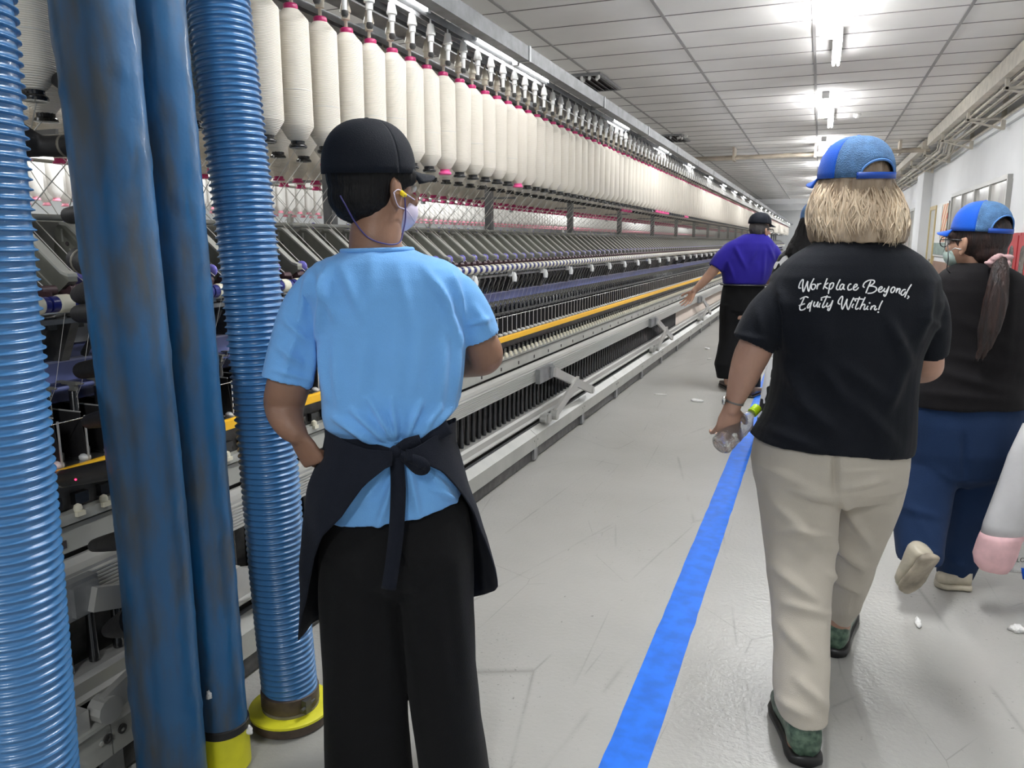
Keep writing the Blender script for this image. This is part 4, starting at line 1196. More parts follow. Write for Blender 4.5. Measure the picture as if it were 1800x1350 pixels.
def hand_mb(mb, W, fdir, up, s=1.0, curl=(25, 25, 30, 35), spread=8, side=1, thumb=(50, 20)):
    """palm + four fingers + thumb. fdir: along the fingers, up: back of the hand, side: +1 thumb on +x"""
    f = Vector(fdir).normalized(); u = (Vector(up) - f * Vector(up).dot(f)).normalized(); x = f.cross(u)
    Rm = Matrix((x, f, u)).transposed()
    W = Vector(W)
    P_ = lambda a, b, c: W + Rm @ (Vector((a * side, b, c)) * s)
    rg = []
    for y, wd, th, zc_ in ((-0.01, 0.026, 0.019, 0), (0.01, 0.030, 0.018, 0), (0.04, 0.039, 0.016, 0), (0.075, 0.042, 0.013, 0.002), (0.092, 0.041, 0.011, 0.002)):
        rg.append([P_(wd * math.cos(k * math.tau / 16), y, zc_ + th * math.sin(k * math.tau / 16)) for k in range(16)])
    mb.rings(rg, True)
    for i, (x0, y0, L, r) in enumerate(((0.031, 0.086, 0.072, 0.0092), (0.0105, 0.092, 0.080, 0.0095), (-0.0105, 0.089, 0.074, 0.0090), (-0.030, 0.080, 0.058, 0.0080))):
        a = math.radians(spread) * (0.9 - i * 0.6)
        cu = math.radians(curl[i])
        p = Vector((x0, y0 - 0.015, 0.0)); th = 0.0
        pts = [P_(*p)]; rad = [r * 1.08 * s]
        for seg, fr in enumerate((0.48 , 0.30, 0.22)):
            th += cu * (0.75 if seg == 0 else 1.0)
            d = Vector((math.sin(a) * math.cos(th), math.cos(a) * math.cos(th), -math.sin(th)))
            p = p + d * (L * fr + (0.015 if seg == 0 else 0))
            pts.append(P_(*p)); rad.append(r * (0.98 - 0.08 * seg) * s)
        dd, rr = [], []
        for k in range(3):
            dd += [pts[k], pts[k].lerp(pts[k + 1], 0.5)]; rr += [rad[k] * 1.03, (rad[k] + rad[k + 1]) / 2 * 0.95]
        dd.append(pts[3]); rr.append(rad[3])
        mb.tube(dd, rr, 10); mb.ell(dd[-1], rr[-1], rr[-1], rr[-1], n=8)
    a, b = math.radians(thumb[0]), math.radians(thumb[1])
    p = Vector((0.022, 0.018, -0.004)); pts = [P_(*p)]
    for L, da in ((0.040, 0), (0.032, -0.25), (0.026, -0.5)):
        d = Vector((math.sin(a + da) * math.cos(b), math.cos(a + da) * math.cos(b), -math.sin(b)))
        p = p + d * L; pts.append(P_(*p))
    mb.tube(pts, [0.0135 * s, 0.0115 * s, 0.0108 * s, 0.0092 * s], 10); mb.ell(pts[-1], 0.0092 * s, 0.0092 * s, 0.0092 * s, n=8)

def cap(root, c, Rm, a, b, h, mf, mbk, mbrim, mstrap, arch=True, brim=0.065, droop=0.15, front=85, seam=None, archw=42, archh=0.42, stitch=None):
    c = Vector(c)
    cp = empty('cap', (0, 0, 0)); cp.parent = root
    V = lambda x, y, z: c + Rm @ Vector((x, y, z))
    def dome(phi, t):                       # phi from the front, degrees; t 0 rim .. 1 top
        v = t * math.pi / 2
        rr_ = math.cos(v) ** 0.80; zz = math.sin(v) ** 0.92
        p = math.radians(phi)
        sw = 1.0 + 0.018 * math.sin(v * 2)
        return (-math.sin(p) * a * rr_ * sw, math.cos(p) * b * rr_ * sw, zz * h)
    def rim(phi):
        if not arch: return 0.0
        d = abs((phi - 180 + 180) % 360 - 180)
        return archh * math.sqrt(max(0.0, 1 - (d / archw) ** 2)) if d < archw else 0.0
    def patch(name, p0, p1, m, th=0.0016):
        n = max(8, int((p1 - p0) / 4)); q = MB(); rings = []
        for j in range(15):
            rings.append([V(*dome(p0 + (p1 - p0) * k / n, rim(p0 + (p1 - p0) * k / n) + (1 - rim(p0 + (p1 - p0) * k / n)) * (j / 14) * 0.992)) for k in range(n + 1)])
        q.rings(rings, False, closed=False)
        o = loc(q, root).build(name, m, cp, smooth=True)
        s_ = o.modifiers.new('s', 'SOLIDIFY'); s_.thickness = th; s_.offset = 1
        return o
    patch('front_panel', -front, front, mf)
    patch('back_panel', front, 360 - front, mbk)
    q = MB()
    for phi in ((0, 60, 120, 180, 240, 300) if seam is None else seam):
        q.tube([V(*dome(phi, max(rim(phi), 0.0) + (0.99 - rim(phi)) * k / 12)) for k in range(13)], 0.0017, 6)
    loc(q, root).build('seam', stitch or mf, cp, smooth=True)
    q = MB().ell(V(0, 0, h), 0.0075, 0.0075, 0.004, R=Rm, n=12)
    loc(q, root).build('button', mf, cp, smooth=True)
    q = MB()
    e0, e1 = (-archw - 4, archw + 4) if arch else (-180, 180)
    if arch:
        pts = []
        outer = [(p, 0.0) for p in np.linspace(180 - archw - 5, 180 + archw + 5, 22)]
        for zoff in (0.0, 0.017):
            pts.append([V(*(Vector(dome(p, 0.0)) * 1.012 + Vector((0, 0, zoff - 0.004)))) for p, _ in outer])
        q.rings(pts, False, closed=False)
        o = loc(q, root).build('strap', mstrap, cp, smooth=True)
        s_ = o.modifiers.new('s', 'SOLIDIFY'); s_.thickness = 0.0025; s_.offset = 1
        q = MB()
        q.tube([V(*(Vector(dome(p, rim(p))) * 1.004)) for p in np.linspace(180 - archw, 180 + archw, 30)], 0.0032, 6)
        loc(q, root).build('arch_binding', stitch or mbk, cp, smooth=True)
    # brim
    q = MB(); rows = []
    for j in range(7):
        t = j / 6
        row = []
        for k in range(25):
            p = math.radians(-54 + 108 * k / 24)
            w_ = math.cos(p / (math.radians(56)) * math.pi / 2)
            x = -math.sin(p) * a * 1.0; y = math.cos(p) * b * 1.0
            row.append(V(x * (1 + 0.10 * t * w_), y + t * brim * w_ ** 0.45, 0.004 - droop * t * brim * w_ - 0.9 * (x * x) / a * t * 0.5))
        rows.append(row)
    q.rings(rows, False, closed=False)
    o = loc(q, root).build('brim', mbrim, cp, smooth=True)
    s_ = o.modifiers.new('s', 'SOLIDIFY'); s_.thickness = 0.0035; s_.offset = 0
    return cp
def shoe(root, heel, toe, m_up, m_sole, wd=0.048, hh=0.07, up=ZZ, sole_t=0.025, name='shoe', lift=0.0, topm=None):
    heel, toe = Vector(heel), Vector(toe)
    f = (toe - heel).normalized(); u = (up - f * up.dot(f)).normalized(); s = f.cross(u)
    L = (toe - heel).length
    e = empty(name, (0, 0, 0)); e.parent = root
    def ring(t, w_, z0, z1, n=20, off=0):
        out = []
        for k in range(n):
            a = k * math.tau / n
            out.append(heel + f * (L * t) + s * (w_ * math.cos(a) + off) + u * ((z0 + z1) / 2 + (z1 - z0) / 2 * math.copysign(abs(math.sin(a)) ** 0.6, math.sin(a))))
        return out
    W = [(0.0, .45), (0.03, .75), (0.12, .86), (0.3, .80), (0.5, .86), (0.7, 1.0), (0.85, .92), (0.95, .68), (1.0, .35)]
    q = MB().rings([ring(t, wd * k, 0.0, sole_t) for t, k in W], True)
    loc(q, root).build('sole', m_sole, e, smooth=True)
    H = [(0.02, .40, .75), (0.05, .66, .95), (0.14, .78, 1.0), (0.3, .72, .95), (0.45, .76, .80), (0.65, .90, .62), (0.83, .84, .50), (0.94, .6, .36), (0.985, .3, .2)]
    q = MB().rings([ring(t, wd * k, sole_t * 0.7, sole_t + hh * z) for t, k, z in H], True)
    loc(q, root).build('upper', m_up, e, smooth=True)
    return e
def person(name_pt, label, group=None):
    r = empty('person', name_pt); tag(r, label, 'person'); return r
# ------------------------------------------------------------------ person in the light blue shirt
M['skin1'] = skin('brown_skin', (0.255, 0.135, 0.085))
M['skin2'] = skin('light_tan_skin', (0.46, 0.265, 0.19))
M['skin3'] = skin('tan_skin', (0.42, 0.24, 0.165))
M['bluetee'] = cloth('light_blue_cotton', (0.165, 0.41, 0.79), sheen=0.2)
M['navy'] = cloth('navy_cotton', (0.006, 0.008, 0.015), sheen=0.03)
M['blackcloth'] = cloth('black_trouser_cloth', (0.0045, 0.0045, 0.005), sheen=0.03)
M['blacktee'] = cloth('black_cotton_tee', (0.0045, 0.006, 0.010), sheen=0.05)
M['hairblack'] = mat('black_hair', (0.004, 0.0035, 0.004), 0.6, spec=0.25, bump=0.5, bump_scale=60, stretch=(3, 3, 0.3))
M['capnavy'] = cloth('dark_navy_cap_cloth', (0.0035, 0.0055, 0.011), rough=0.75, sheen=0.03)
D = 1.80
g = px(700, 900, D)
pA_ = person((g.x, g.y, 0), 'person in a light blue T-shirt, navy cap and navy apron, back to the camera')
# head
Rh = facing(-42, -2)
hc = px(658, 327, D + 0.02)
b_ = MB(); head_mb(b_, hc, Rh, 1.0)
limb(b_, D, [(664, 352, 0.02, 0.062), (662, 395, 0.0, 0.057), (660, 428, -0.01, 0.060), (665, 470, 0.0, 0.07)])
body_loft(b_, D, [(452, 452, 600, 722, 0, .055), (470, 470, 560, 770, 0, .08), (520, 520, 556, 800, 0, .10), (600, 600, 575, 800, 0, .10), (700, 700, 582, 790, 0, .095), (790, 790, 600, 762, 0, .088), (860, 860, 600, 790, 0, .10), (960, 960, 590, 805, 0, .10)])
limb(b_, D, [(640, 950, 0, .07), (645, 1130, 0.0, .052), (650, 1250, 0, .045), (650, 1340, -0.02, .035), (650, 1362, 0.0, .035)])
limb(b_, D, [(755, 950, 0, .07), (768, 1130, 0.0, .052), (790, 1250, 0, .045), (800, 1340, -0.02, .035), (800, 1362, 0.0, .035)])
limb(b_, D, [(590, 520, 0, .035), (552, 545, 0, .045), (530, 590, -0.02, .049), (506, 680, -0.03, .050), (500, 708, -0.02, .048), (502, 730, -0.04, .042), (511, 750, -0.06, .034), (521, 762, -0.07, .027)])
limb(b_, D, [(785, 500, 0, .036), (822, 560, 0.01, .037), (850, 612, 0.03, .043), (848, 630, 0.06, .043), (800, 640, 0.17, .036), (740, 650, 0.26, .027)])
hand_mb(b_, px(521, 762, D - 0.07), RT * 0.42 - ZZ * 0.78 + VH * 0.05, -VH * 0.8 - RT * 0.5, 0.92, curl=(55, 62, 68, 72), side=1, thumb=(30, 40))
hand_mb(b_, px(735, 652, D + 0.27), -RT * 0.9 + VH * 0.2, ZZ, 0.95, curl=(30, 30, 35, 40), side=1)
body1 = union(b_, 'body', M['skin1'], pA_, 0.0042, 4)
eyes(hc, Rh, pA_, body1)
# hair
q = MB().ell(hc + Rh @ Vector((0, -0.018, 0.025)), 0.083, 0.100, 0.099, R=Rh, n=28)
q.ell(hc + Rh @ Vector((0.0, -0.038, -0.025)), 0.074, 0.074, 0.066, R=Rh, n=24)
for sx in (-1, 1): q.ell(hc + Rh @ Vector((sx * 0.066, 0.035, 0.022)), 0.016, 0.035, 0.026, R=Rh, n=16)
union(q, 'hair', M['hairblack'], pA_, 0.004, 3, disp=lambda p, n_: noise.noise(Vector((p.x * 90, p.y * 90, p.z * 16))) * 0.0025)
cap(pA_, hc + Rh @ Vector((0, -0.014, 0.026)), facing(-42, 3, 2), 0.092, 0.112, 0.118, M['capnavy'], M['capnavy'], M['capnavy'], M['capnavy'], arch=False, brim=0.070, droop=0.10)
def cr_path(P3, sub=6):
    out = []
    for i in range(len(P3) - 1):
        for k in range(sub):
            t = k / sub
            p0, p1, p2, p3 = P3[max(i - 1, 0)], P3[i], P3[i + 1], P3[min(i + 2, len(P3) - 1)]
            out.append(0.5 * ((2 * p1) + (p2 - p0) * t + (2 * p0 - 5 * p1 + 4 * p2 - p3) * t * t + (3 * p1 - p0 - 3 * p2 + p3) * t ** 3))
    return out + [P3[-1]]
# face mask, earplug and cord
M['mask'] = mat('pale_lilac_mask', (0.62, 0.55, 0.68), 0.6)
q = MB().ell(hc + Rh @ Vector((0, 0.060, -0.054)), 0.060, 0.052, 0.050, R=Rh, n=24)
mk = loc(q, pA_).build('face_mask', M['mask'], pA_, smooth=True)
for z0 in (-0.028, -0.078):
    q = MB().tube(cr_path([hc + Rh @ Vector(v) for v in ((0.060, 0.070, z0), (0.074, 0.035, z0 * 0.7), (0.088, -0.002, -0.012 if z0 > -0.05 else -0.048), (0.089, -0.016, -0.02))], 4), 0.0014, 6)
    loc(q, pA_).build('ear_loop', M['mask'], mk, smooth=True)
M['plug'] = mat('yellow_foam_plug', (0.95, 0.70, 0.02), 0.5)
q = MB().tube([hc + Rh @ Vector((0.078, 0.012, -0.016)), hc + Rh @ Vector((0.101, 0.006, -0.024))], [0.0065, 0.005], 10)
pl = loc(q, pA_).build('ear_plug', M['plug'], pA_, smooth=True)
M['cord'] = mat('violet_cord', (0.05, 0.04, 0.17), 0.5)
cpts = [px(598, 344, D - 0.105), px(607, 360, D - 0.108), px(625, 392, D - 0.085), px(648, 418, D - 0.075), px(680, 429, D - 0.075), px(702, 426, D - 0.05), px(709, 405, D - 0.03), px(713, 380, D - 0.02), hc + Rh @ Vector((0.100, 0.006, -0.024))]
loc(MB().tube(cr_path(cpts), 0.0017, 6), pA_).build('plug_cord', M['cord'], pl, smooth=True)
# T-shirt
q = MB()
body_loft(q, D, [(437, 434, 611, 718, 0.008, .066), (443, 440, 600, 726, 0.005, .078), (452, 449, 582, 745, 0, .092), (462, 458, 562, 780, 0, .104), (474, 470, 546, 804, 0, .112), (490, 486, 540, 818, 0, .120), (515, 513, 540, 822, 0, .126), (560, 560, 553, 820, 0, .128), (600, 600, 562, 820, 0, .126), (650, 650, 566, 817, 0, .122), (700, 700, 567, 811, 0, .120), (725, 720, 568, 800, 0, .122), (748, 735, 574, 786, 0, .116),
                 (762, 745, 584, 774, 0, .104), (770, 753, 588, 772, 0, .103), (795, 778, 584, 788, 0, .120), (850, 825, 580, 806, 0, .140), (880, 850, 578, 812, 0, .145), (903, 868, 579, 812, 0, .146)], open_end=0.03)
limb(q, D, [(590, 505, 0, .046), (560, 518, 0, .056), (533, 560, -0.01, .058), (515, 620, -0.02, .0595), (503, 672, -0.03, .0615)], open_end=0.05)
limb(q, D, [(765, 510, 0, .046), (800, 518, 0, .052), (828, 556, 0.01, .051), (845, 594, 0.02, .048)], open_end=0.04)
cr1 = [(560, 470, 590, 560, 9, .006), (578, 462, 560, 590, 8, .007), (545, 480, 528, 560, 8, .005), (600, 470, 640, 560, 12, .004), (655, 455, 650, 540, 14, .003),
       (700, 470, 720, 560, 12, .003), (745, 470, 790, 540, 10, .005), (770, 500, 805, 600, 9, .006), (795, 480, 818, 560, 7, .005), (568, 600, 578, 700, 9, .006),
       (590, 600, 600, 720, 12, .005), (640, 590, 632, 720, 16, .004), (690, 560, 700, 680, 16, .004), (735, 580, 728, 700, 16, .004), (780, 590, 770, 720, 12, .005), (805, 590, 797, 700, 8, .006),
       (590, 735, 688, 790, 8, .008), (620, 720, 690, 782, 7, .007), (650, 700, 694, 776, 7, .007), (690, 700, 698, 775, 6, .006), (740, 705, 706, 776, 7, .008), (770, 715, 712, 774, 7, .009), (800, 712, 722, 770, 7, .007),
       (700, 805, 640, 880, 9, .006), (705, 810, 665, 925, 8, .006), (715, 810, 735, 905, 8, .006), (725, 808, 790, 870, 9, .007), (735, 805, 805, 850, 8, .006), (690, 800, 600, 900, 10, .005), (760, 860, 800, 880, 6, .005),
       (500, 560, 540, 600, 8, .005), (490, 610, 530, 640, 9, .005), (520, 590, 500, 660, 8, .004), (550, 600, 540, 680, 7, .006), (480, 650, 545, 668, 5, .003), (835, 540, 858, 580, 8, .004), (822, 570, 860, 560, 6, .004)]
union(q, 'shirt', M['bluetee'], pA_, 0.0045, 5, disp=creases([(a, b, c, d_, w_ * 0.9, h_ * 2.6) for a, b, c, d_, w_, h_ in cr1], base_noise=0.0035, nscale=(9, 9, 5)))
# collar rib
q = MB()
rg = rp(441, 438, 603, 724, D + 0.004, .079, n=48)
q.tube(rg + rg[:1], 0.0055, 8, cap=False)
loc(q, pA_).build('collar', M['bluetee'], pA_, smooth=True)
# trousers
q = MB()
body_loft(q, D, [(800, 795, 588, 776, 0, .100), (850, 850, 578, 800, 0, .118), (900, 900, 570, 825, 0, .132), (950, 950, 566, 832, 0, .138), (1000, 1000, 570, 828, 0, .115), (1040, 1040, 600, 800, 0, .06)])
body_loft(q, D, [(960, 960, 566, 704, 0, .115), (1060, 1060, 564, 710, 0, .105), (1160, 1160, 568, 712, 0.0, .100), (1260, 1260, 572, 716, 0, .100), (1345, 1345, 574, 722, 0, .105), (1366, 1366, 575, 724, 0, .106)], open_end=0.04)
body_loft(q, D, [(960, 960, 694, 832, 0, .115), (1060, 1060, 704, 832, 0, .105), (1160, 1160, 714, 836, 0.0, .100), (1260, 1260, 726, 846, 0, .100), (1345, 1345, 738, 858, 0, .105), (1366, 1366, 741, 861, 0, .106)], open_end=0.04)
union(q, 'trousers', M['blackcloth'], pA_, 0.006, 6, disp=creases([(640, 980, 630, 1300, 14, .006), (600, 1000, 590, 1200, 12, .005), (680, 1020, 690, 1250, 12, .006), (760, 1000, 790, 1280, 14, .006), (800, 980, 815, 1200, 12, .005), (720, 980, 745, 1160, 10, .005), (700, 960, 720, 1010, 8, -.012)], base_noise=.004))
M['shoeblack'] = mat('black_shoe', (0.012, 0.012, 0.012), 0.4)
fz = lambda x, D_: Vector((px(x, 1300, D_).x, px(x, 1300, D_).y, 0))
shoe(pA_, fz(648, 1.73), fz(640, 1.98), M['shoeblack'], M['shoeblack'])
shoe(pA_, fz(798, 1.73), fz(812, 1.98), M['shoeblack'], M['shoeblack'])
# apron: one sheet wrapped round front and sides, tied at the back
def apron_rows(y):
    T = [(735, 574, 800, .125), (770, 576, 800, .128), (800, 570, 808, .135), (825, 556, 815, .141), (850, 547, 822, .148), (900, 540, 840, .152), (950, 536, 856, .155), (1000, 534, 868, .155), (1060, 534, 876, .155), (1150, 532, 880, .155)]
    ys_ = [t[0] for t in T]
    return [float(np.interp(y, ys_, [t[i] for t in T])) for i in (1, 2, 3)]
rows = []
tabL = [(8, 790, 815), (20, 786, 852), (35, 778, 905), (50, 768, 940), (62, 762, 985), (75, 757, 1060), (88, 752, 1125), (100, 750, 1115), (140, 752, 1080), (180, 755, 1070)]
tabR = [(8, 786, 806), (20, 776, 812), (35, 762, 826), (50, 748, 860), (62, 742, 900), (70, 742, 960), (78, 738, 1030), (92, 735, 1040), (140, 745, 1050), (180, 755, 1070)]
cols = []
for k in range(97):
    ph = -187 + 350 * k / 96                    # 0 = front; the two edges meet at the tie
    back = 193 + ph if ph < 0 else 167 - ph
    T = tabL if ph < 0 else tabR
    tp = float(np.interp(back, [t[0] for t in T], [t[1] for t in T])); bt_ = float(np.interp(back, [t[0] for t in T], [t[2] for t in T]))
    col_ = []
    for j in range(27):
        y = tp + (bt_ - tp) * j / 26
        xl, xr, dp = apron_rows(y)
        y = 430 + (y - 430) * (1 + dp * math.cos(math.radians(ph)) * 1.05 / D)
        a_ = math.radians(ph)
        pl, pr = px(xl, y, D), px(xr, y, D)
        c_ = (pl + pr) / 2; ax = (pr - pl) / 2
        fold = 1 + 0.020 * math.sin(ph * 0.16) * max(0, (y - 800) / 300) + 0.02 * noise.noise(Vector((ph * 0.06, y * 0.02, 1)))
        sn, cs = math.sin(a_), math.cos(a_)
        k_ = 1.02 + 0.20 * min(1, max(0, (85 - back) / 60))
        col_.append(c_ + ax * (math.copysign(abs(sn) ** 0.87, sn) * fold * 1.0) + VH * (dp * k_ * math.copysign(abs(cs) ** 0.87, cs) * fold))
    cols.append(col_)
q = MB().rings(cols, False, closed=False)
ap_ = loc(q, pA_).build('apron', M['navy'], pA_, smooth=True)
s_ = ap_.modifiers.new('s', 'SOLIDIFY'); s_.thickness = 0.003; s_.offset = 0
def ribbon(pts, wds, nm, m, root, parent, th=0.0025, nrm=None):
    P3 = cr_path([Vector(p) for p in pts], 5)
    ww = np.interp(np.linspace(0, len(pts) - 1, len(P3)), range(len(pts)), wds)
    L_, R_ = [], []
    for i, p in enumerate(P3):
        t = (P3[min(i + 1, len(P3) - 1)] - P3[max(i - 1, 0)]).normalized()
        s_ = t.cross(nrm or -VH).normalized()
        L_.append(p - s_ * ww[i] / 2); R_.append(p + s_ * ww[i] / 2)
    q = MB().rings([L_, [l.lerp(r, .5) + (nrm or -VH) * 0.002 for l, r in zip(L_, R_)], R_], False, closed=False)
    o = loc(q, root).build(nm, m, parent, smooth=True)
    s_ = o.modifiers.new('s', 'SOLIDIFY'); s_.thickness = th; s_.offset = 0
    return o
bk = lambda x, y, e=0.0: px(x, y, D - 0.118 - e)
q = MB().ell(bk(696, 795, 0.012), 0.017, 0.012, 0.016, n=14)
loc(q, pA_).build('knot', M['navy'], ap_, smooth=True)
ribbon([bk(697, 798, .016), bk(700, 860, .040), bk(697, 930, .044), bk(690, 990, .040), bk(683, 1036, .036)], [.030, .034, .034, .033, .034], 'apron_tie', M['navy'], pA_, ap_)
ribbon([bk(697, 796, .014), bk(715, 806, .026), bk(735, 822, .036), bk(745, 822, .044), bk(738, 812, .044), bk(712, 803, .028)], [.022, .026, .032, .030, .026, .02], 'bow_loop', M['navy'], pA_, ap_)
ribbon([bk(697, 793, .010), bk(716, 783, .016), bk(740, 775, .010)], [.022, .034, .030], 'bow_loop', M['navy'], pA_, ap_)
ribbon([bk(600, 775, -.035), bk(640, 784, -.008), bk(696, 796, .012)], [.030, .024, .014], 'waist_tie', M['navy'], pA_, ap_)
ribbon([bk(790, 750, -.035), bk(752, 772, -.006), bk(696, 796, .012)], [.034, .026, .014], 'waist_tie', M['navy'], pA_, ap_)
# ------------------------------------------------------------------ blonde woman in the black tee
M['beige'] = cloth('beige_cotton_twill', (0.50, 0.455, 0.385), sheen=0.1)
M['blonde'] = mat('ash_blonde_hair', (0.86, 0.71, 0.52), 0.40, noise_amt=0.0, col2=(0.46, 0.34, 0.23), noise_scale=26, stretch=(1, 1, 0.10), bump=0.5, bump_scale=110)
M['capblue'] = cloth('bright_blue_cap_cloth', (0.004, 0.10, 0.60), rough=0.6)
M['capmesh'] = mat('faded_blue_cap_mesh', (0.10, 0.24, 0.48), 0.75, noise_amt=0.25, noise_scale=40, bump=0.9, bump_scale=330)
M['capstitch'] = mat('pale_blue_binding', (0.10, 0.26, 0.62), 0.7)
M['capdark'] = mat('royal_blue_strap', (0.006, 0.06, 0.36), 0.45)
M['greenshoe'] = mat('green_patterned_leather', (0.13, 0.20, 0.14), 0.35, noise_amt=0, col2=(0.03, 0.065, 0.045), noise_scale=55)
M['solebl'] = mat('black_rubber_sole', (0.010, 0.010, 0.010), 0.35)
D = 2.18
g = px(1445, 900, D)
pB_ = person((g.x, g.y, 0), 'blonde person in a black printed T-shirt, blue mesh cap and beige trousers')
Rh = facing(8, 0)
hc = px(1497, 338, D + 0.03)
b_ = MB(); head_mb(b_, hc, Rh, 1.0)
limb(b_, D, [(1500, 365, 0.02, .060), (1502, 405, 0.0, .058), (1502, 440, 0, .065)])
body_loft(b_, D, [(455, 455, 1440, 1565, 0, .06), (490, 490, 1385, 1615, 0, .09), (600, 600, 1385, 1600, 0, .11), (700, 700, 1370, 1585, 0, .12), (800, 800, 1350, 1575, 0, .13), (860, 860, 1350, 1565, 0, .12)])
limb(b_, D, [(1400, 840, 0, .085), (1408, 1000, -0.08, .058), (1410, 1150, -0.2, .050), (1408, 1270, -0.27, .036), (1405, 1300, -0.27, .036)])
limb(b_, D, [(1520, 840, 0, .085), (1500, 960, 0.10, .055), (1482, 1050, 0.22, .046), (1472, 1110, 0.30, .036), (1472, 1125, 0.31, .036)])
limb(b_, D, [(1395, 530, 0, .040), (1352, 570, 0, .050), (1321, 625, 0, .050), (1306, 665, 0.0, .042), (1290, 708, 0.01, .0245), (1287, 718, 0.01, .0235)])
limb(b_, D, [(1605, 540, 0, .036), (1628, 590, 0.0, .038), (1631, 634, 0.03, .043), (1624, 648, 0.08, .043), (1575, 655, 0.20, .036), (1520, 660, 0.28, .026)])
hW = px(1286, 716, D + 0.01)
hand_mb(b_, hW, -ZZ * 0.95 - RT * 0.05 + VH * 0.22, -VH * 0.9 - ZZ * 0.1, 0.90, curl=(28, 34, 36, 34), spread=16, side=-1, thumb=(46, 34))
hand_mb(b_, px(1515, 661, D + 0.29), -RT * 0.9 + VH * 0.3, ZZ, 0.92, curl=(35, 35, 38, 40))
bodyB = union(b_, 'body', M['skin2'], pB_, 0.0042, 4)
eyes(hc, Rh, pB_, bodyB)
# hair: a full bob built as a core and many locks
q = MB()
q.ell(hc + Rh @ Vector((0, -0.015, 0.02)), 0.088, 0.103, 0.10, R=Rh, n=28)
HR = [(y, y, a, b, c, d) for y, a, b, c, d in ((316, 1444, 1560, 0.0, .098), (328, 1437, 1567, 0.0, .105), (345, 1430, 1575, 0.0, .112), (370, 1425, 1584, -.005, .116), (395, 1424, 1587, -.01, .118), (412, 1426, 1586, -.015, .116), (426, 1430, 1582, -.015, .110))]
body_loft(q, D + 0.03, HR, e=2.2)
M['blondedark'] = mat('shaded_blonde_roots', (0.50, 0.385, 0.27), 0.45, col2=(0.26, 0.185, 0.12), noise_scale=30, stretch=(1, 1, 0.1), bump=0.5, bump_scale=110)  # darker copy for the core, painting the shade between locks
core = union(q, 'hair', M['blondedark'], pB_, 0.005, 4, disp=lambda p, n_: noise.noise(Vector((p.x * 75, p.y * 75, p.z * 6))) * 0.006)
rr2 = random.Random(3)
lk = MB()
def hair_ring(y):
    ys_ = [h[0] for h in HR]
    f = lambda i: float(np.interp(y, ys_, [h[i] for h in HR]))
    pl, pr = px(f(2), y, D + 0.03 + f(4)), px(f(3), y, D + 0.03 + f(4))
    return (pl + pr) / 2, (pr - pl) / 2, f(5)
for i in range(640):
    th = rr2.uniform(-math.pi * 0.97, math.pi * 0.02) if rr2.random() < 0.9 else rr2.uniform(0, math.pi)
    y0 = rr2.uniform(322, 352); y1 = 418 + 16 * math.sin(th * 5 + 1) * rr2.uniform(0.3, 1) + rr2.uniform(-20, 8); tw = rr2.uniform(-0.06, 0.05)
    amp, ph, fr = rr2.uniform(0.02, 0.085), rr2.uniform(0, 6.3), rr2.uniform(5, 11)
    out = rr2.uniform(0.98, 1.045)
    drift = rr2.uniform(-0.16, 0.16)
    pts, rad = [], []
    n_ = 13
    r0 = rr2.uniform(0.0014, 0.0042)
    for k in range(n_):
        t = k / (n_ - 1)
        y = y0 + (y1 - y0) * t
        c_, a_, b__ = hair_ring(y)
        an = th + amp * math.sin(ph + fr * t) + drift * t * t
        oo = out * (1.0 + 0.02 * math.sin(ph * 2 + 5 * t)) * (0.97 + 0.03 * min(1, t * 4)) + tw * max(0, t - 0.8) / 0.2
        pts.append(c_ + a_ * (math.cos(an) * oo) + VH * (b__ * math.sin(an) * oo))
        rad.append(r0 * (0.5 + 0.5 * min(1, t * 5)) * (1 if t < 0.75 else 1 - 0.85 * (t - 0.75) / 0.25))
    lk.tube(pts, rad, 5, flat=0.55)
loc(lk, pB_).build('hair_locks', M['blonde'], core, smooth=True)['kind'] = 'stuff'
cpB = cap(pB_, hc + Rh @ Vector((0, -0.012, 0.036)), facing(13, 2, -1), 0.093, 0.108, 0.112, M['capblue'], M['capmesh'], M['capblue'], M['capdark'], arch=True, brim=0.072, droop=0.12, front=108, archw=34, archh=0.24, stitch=M['capstitch'], seam=(108, 180, 252, 0))
# T-shirt
q = MB()
body_loft(q, D, [(421, 421, 1448, 1562, 0.0, .068), (428, 428, 1432, 1580, 0, .085), (437, 438, 1416, 1594, 0, .100), (448, 449, 1398, 1612, 0, .112), (463, 464, 1380, 1628, 0, .122), (485, 487, 1363, 1642, 0, .132), (530, 535, 1350, 1648, 0, .143), (580, 585, 1358, 1628, 0, .150), (620, 622, 1366, 1610, 0, .152), (660, 660, 1364, 1603, 0, .152), (700, 700, 1356, 1600, 0, .155), (735, 740, 1343, 1599, 0, .160), (758, 775, 1330, 1598, 0, .162), (768, 791, 1323, 1594, 0, .163)], open_end=0.03, e=2.4)
limb(q, D, [(1420, 520, 0, .050), (1383, 528, 0, .064), (1351, 560, 0, .0655), (1323, 606, 0, .062)], open_end=0.05)
limb(q, D, [(1590, 520, 0, .050), (1618, 530, 0.0, .062), (1632, 580, 0.01, .058), (1631, 622, 0.03, .056)], open_end=0.05)
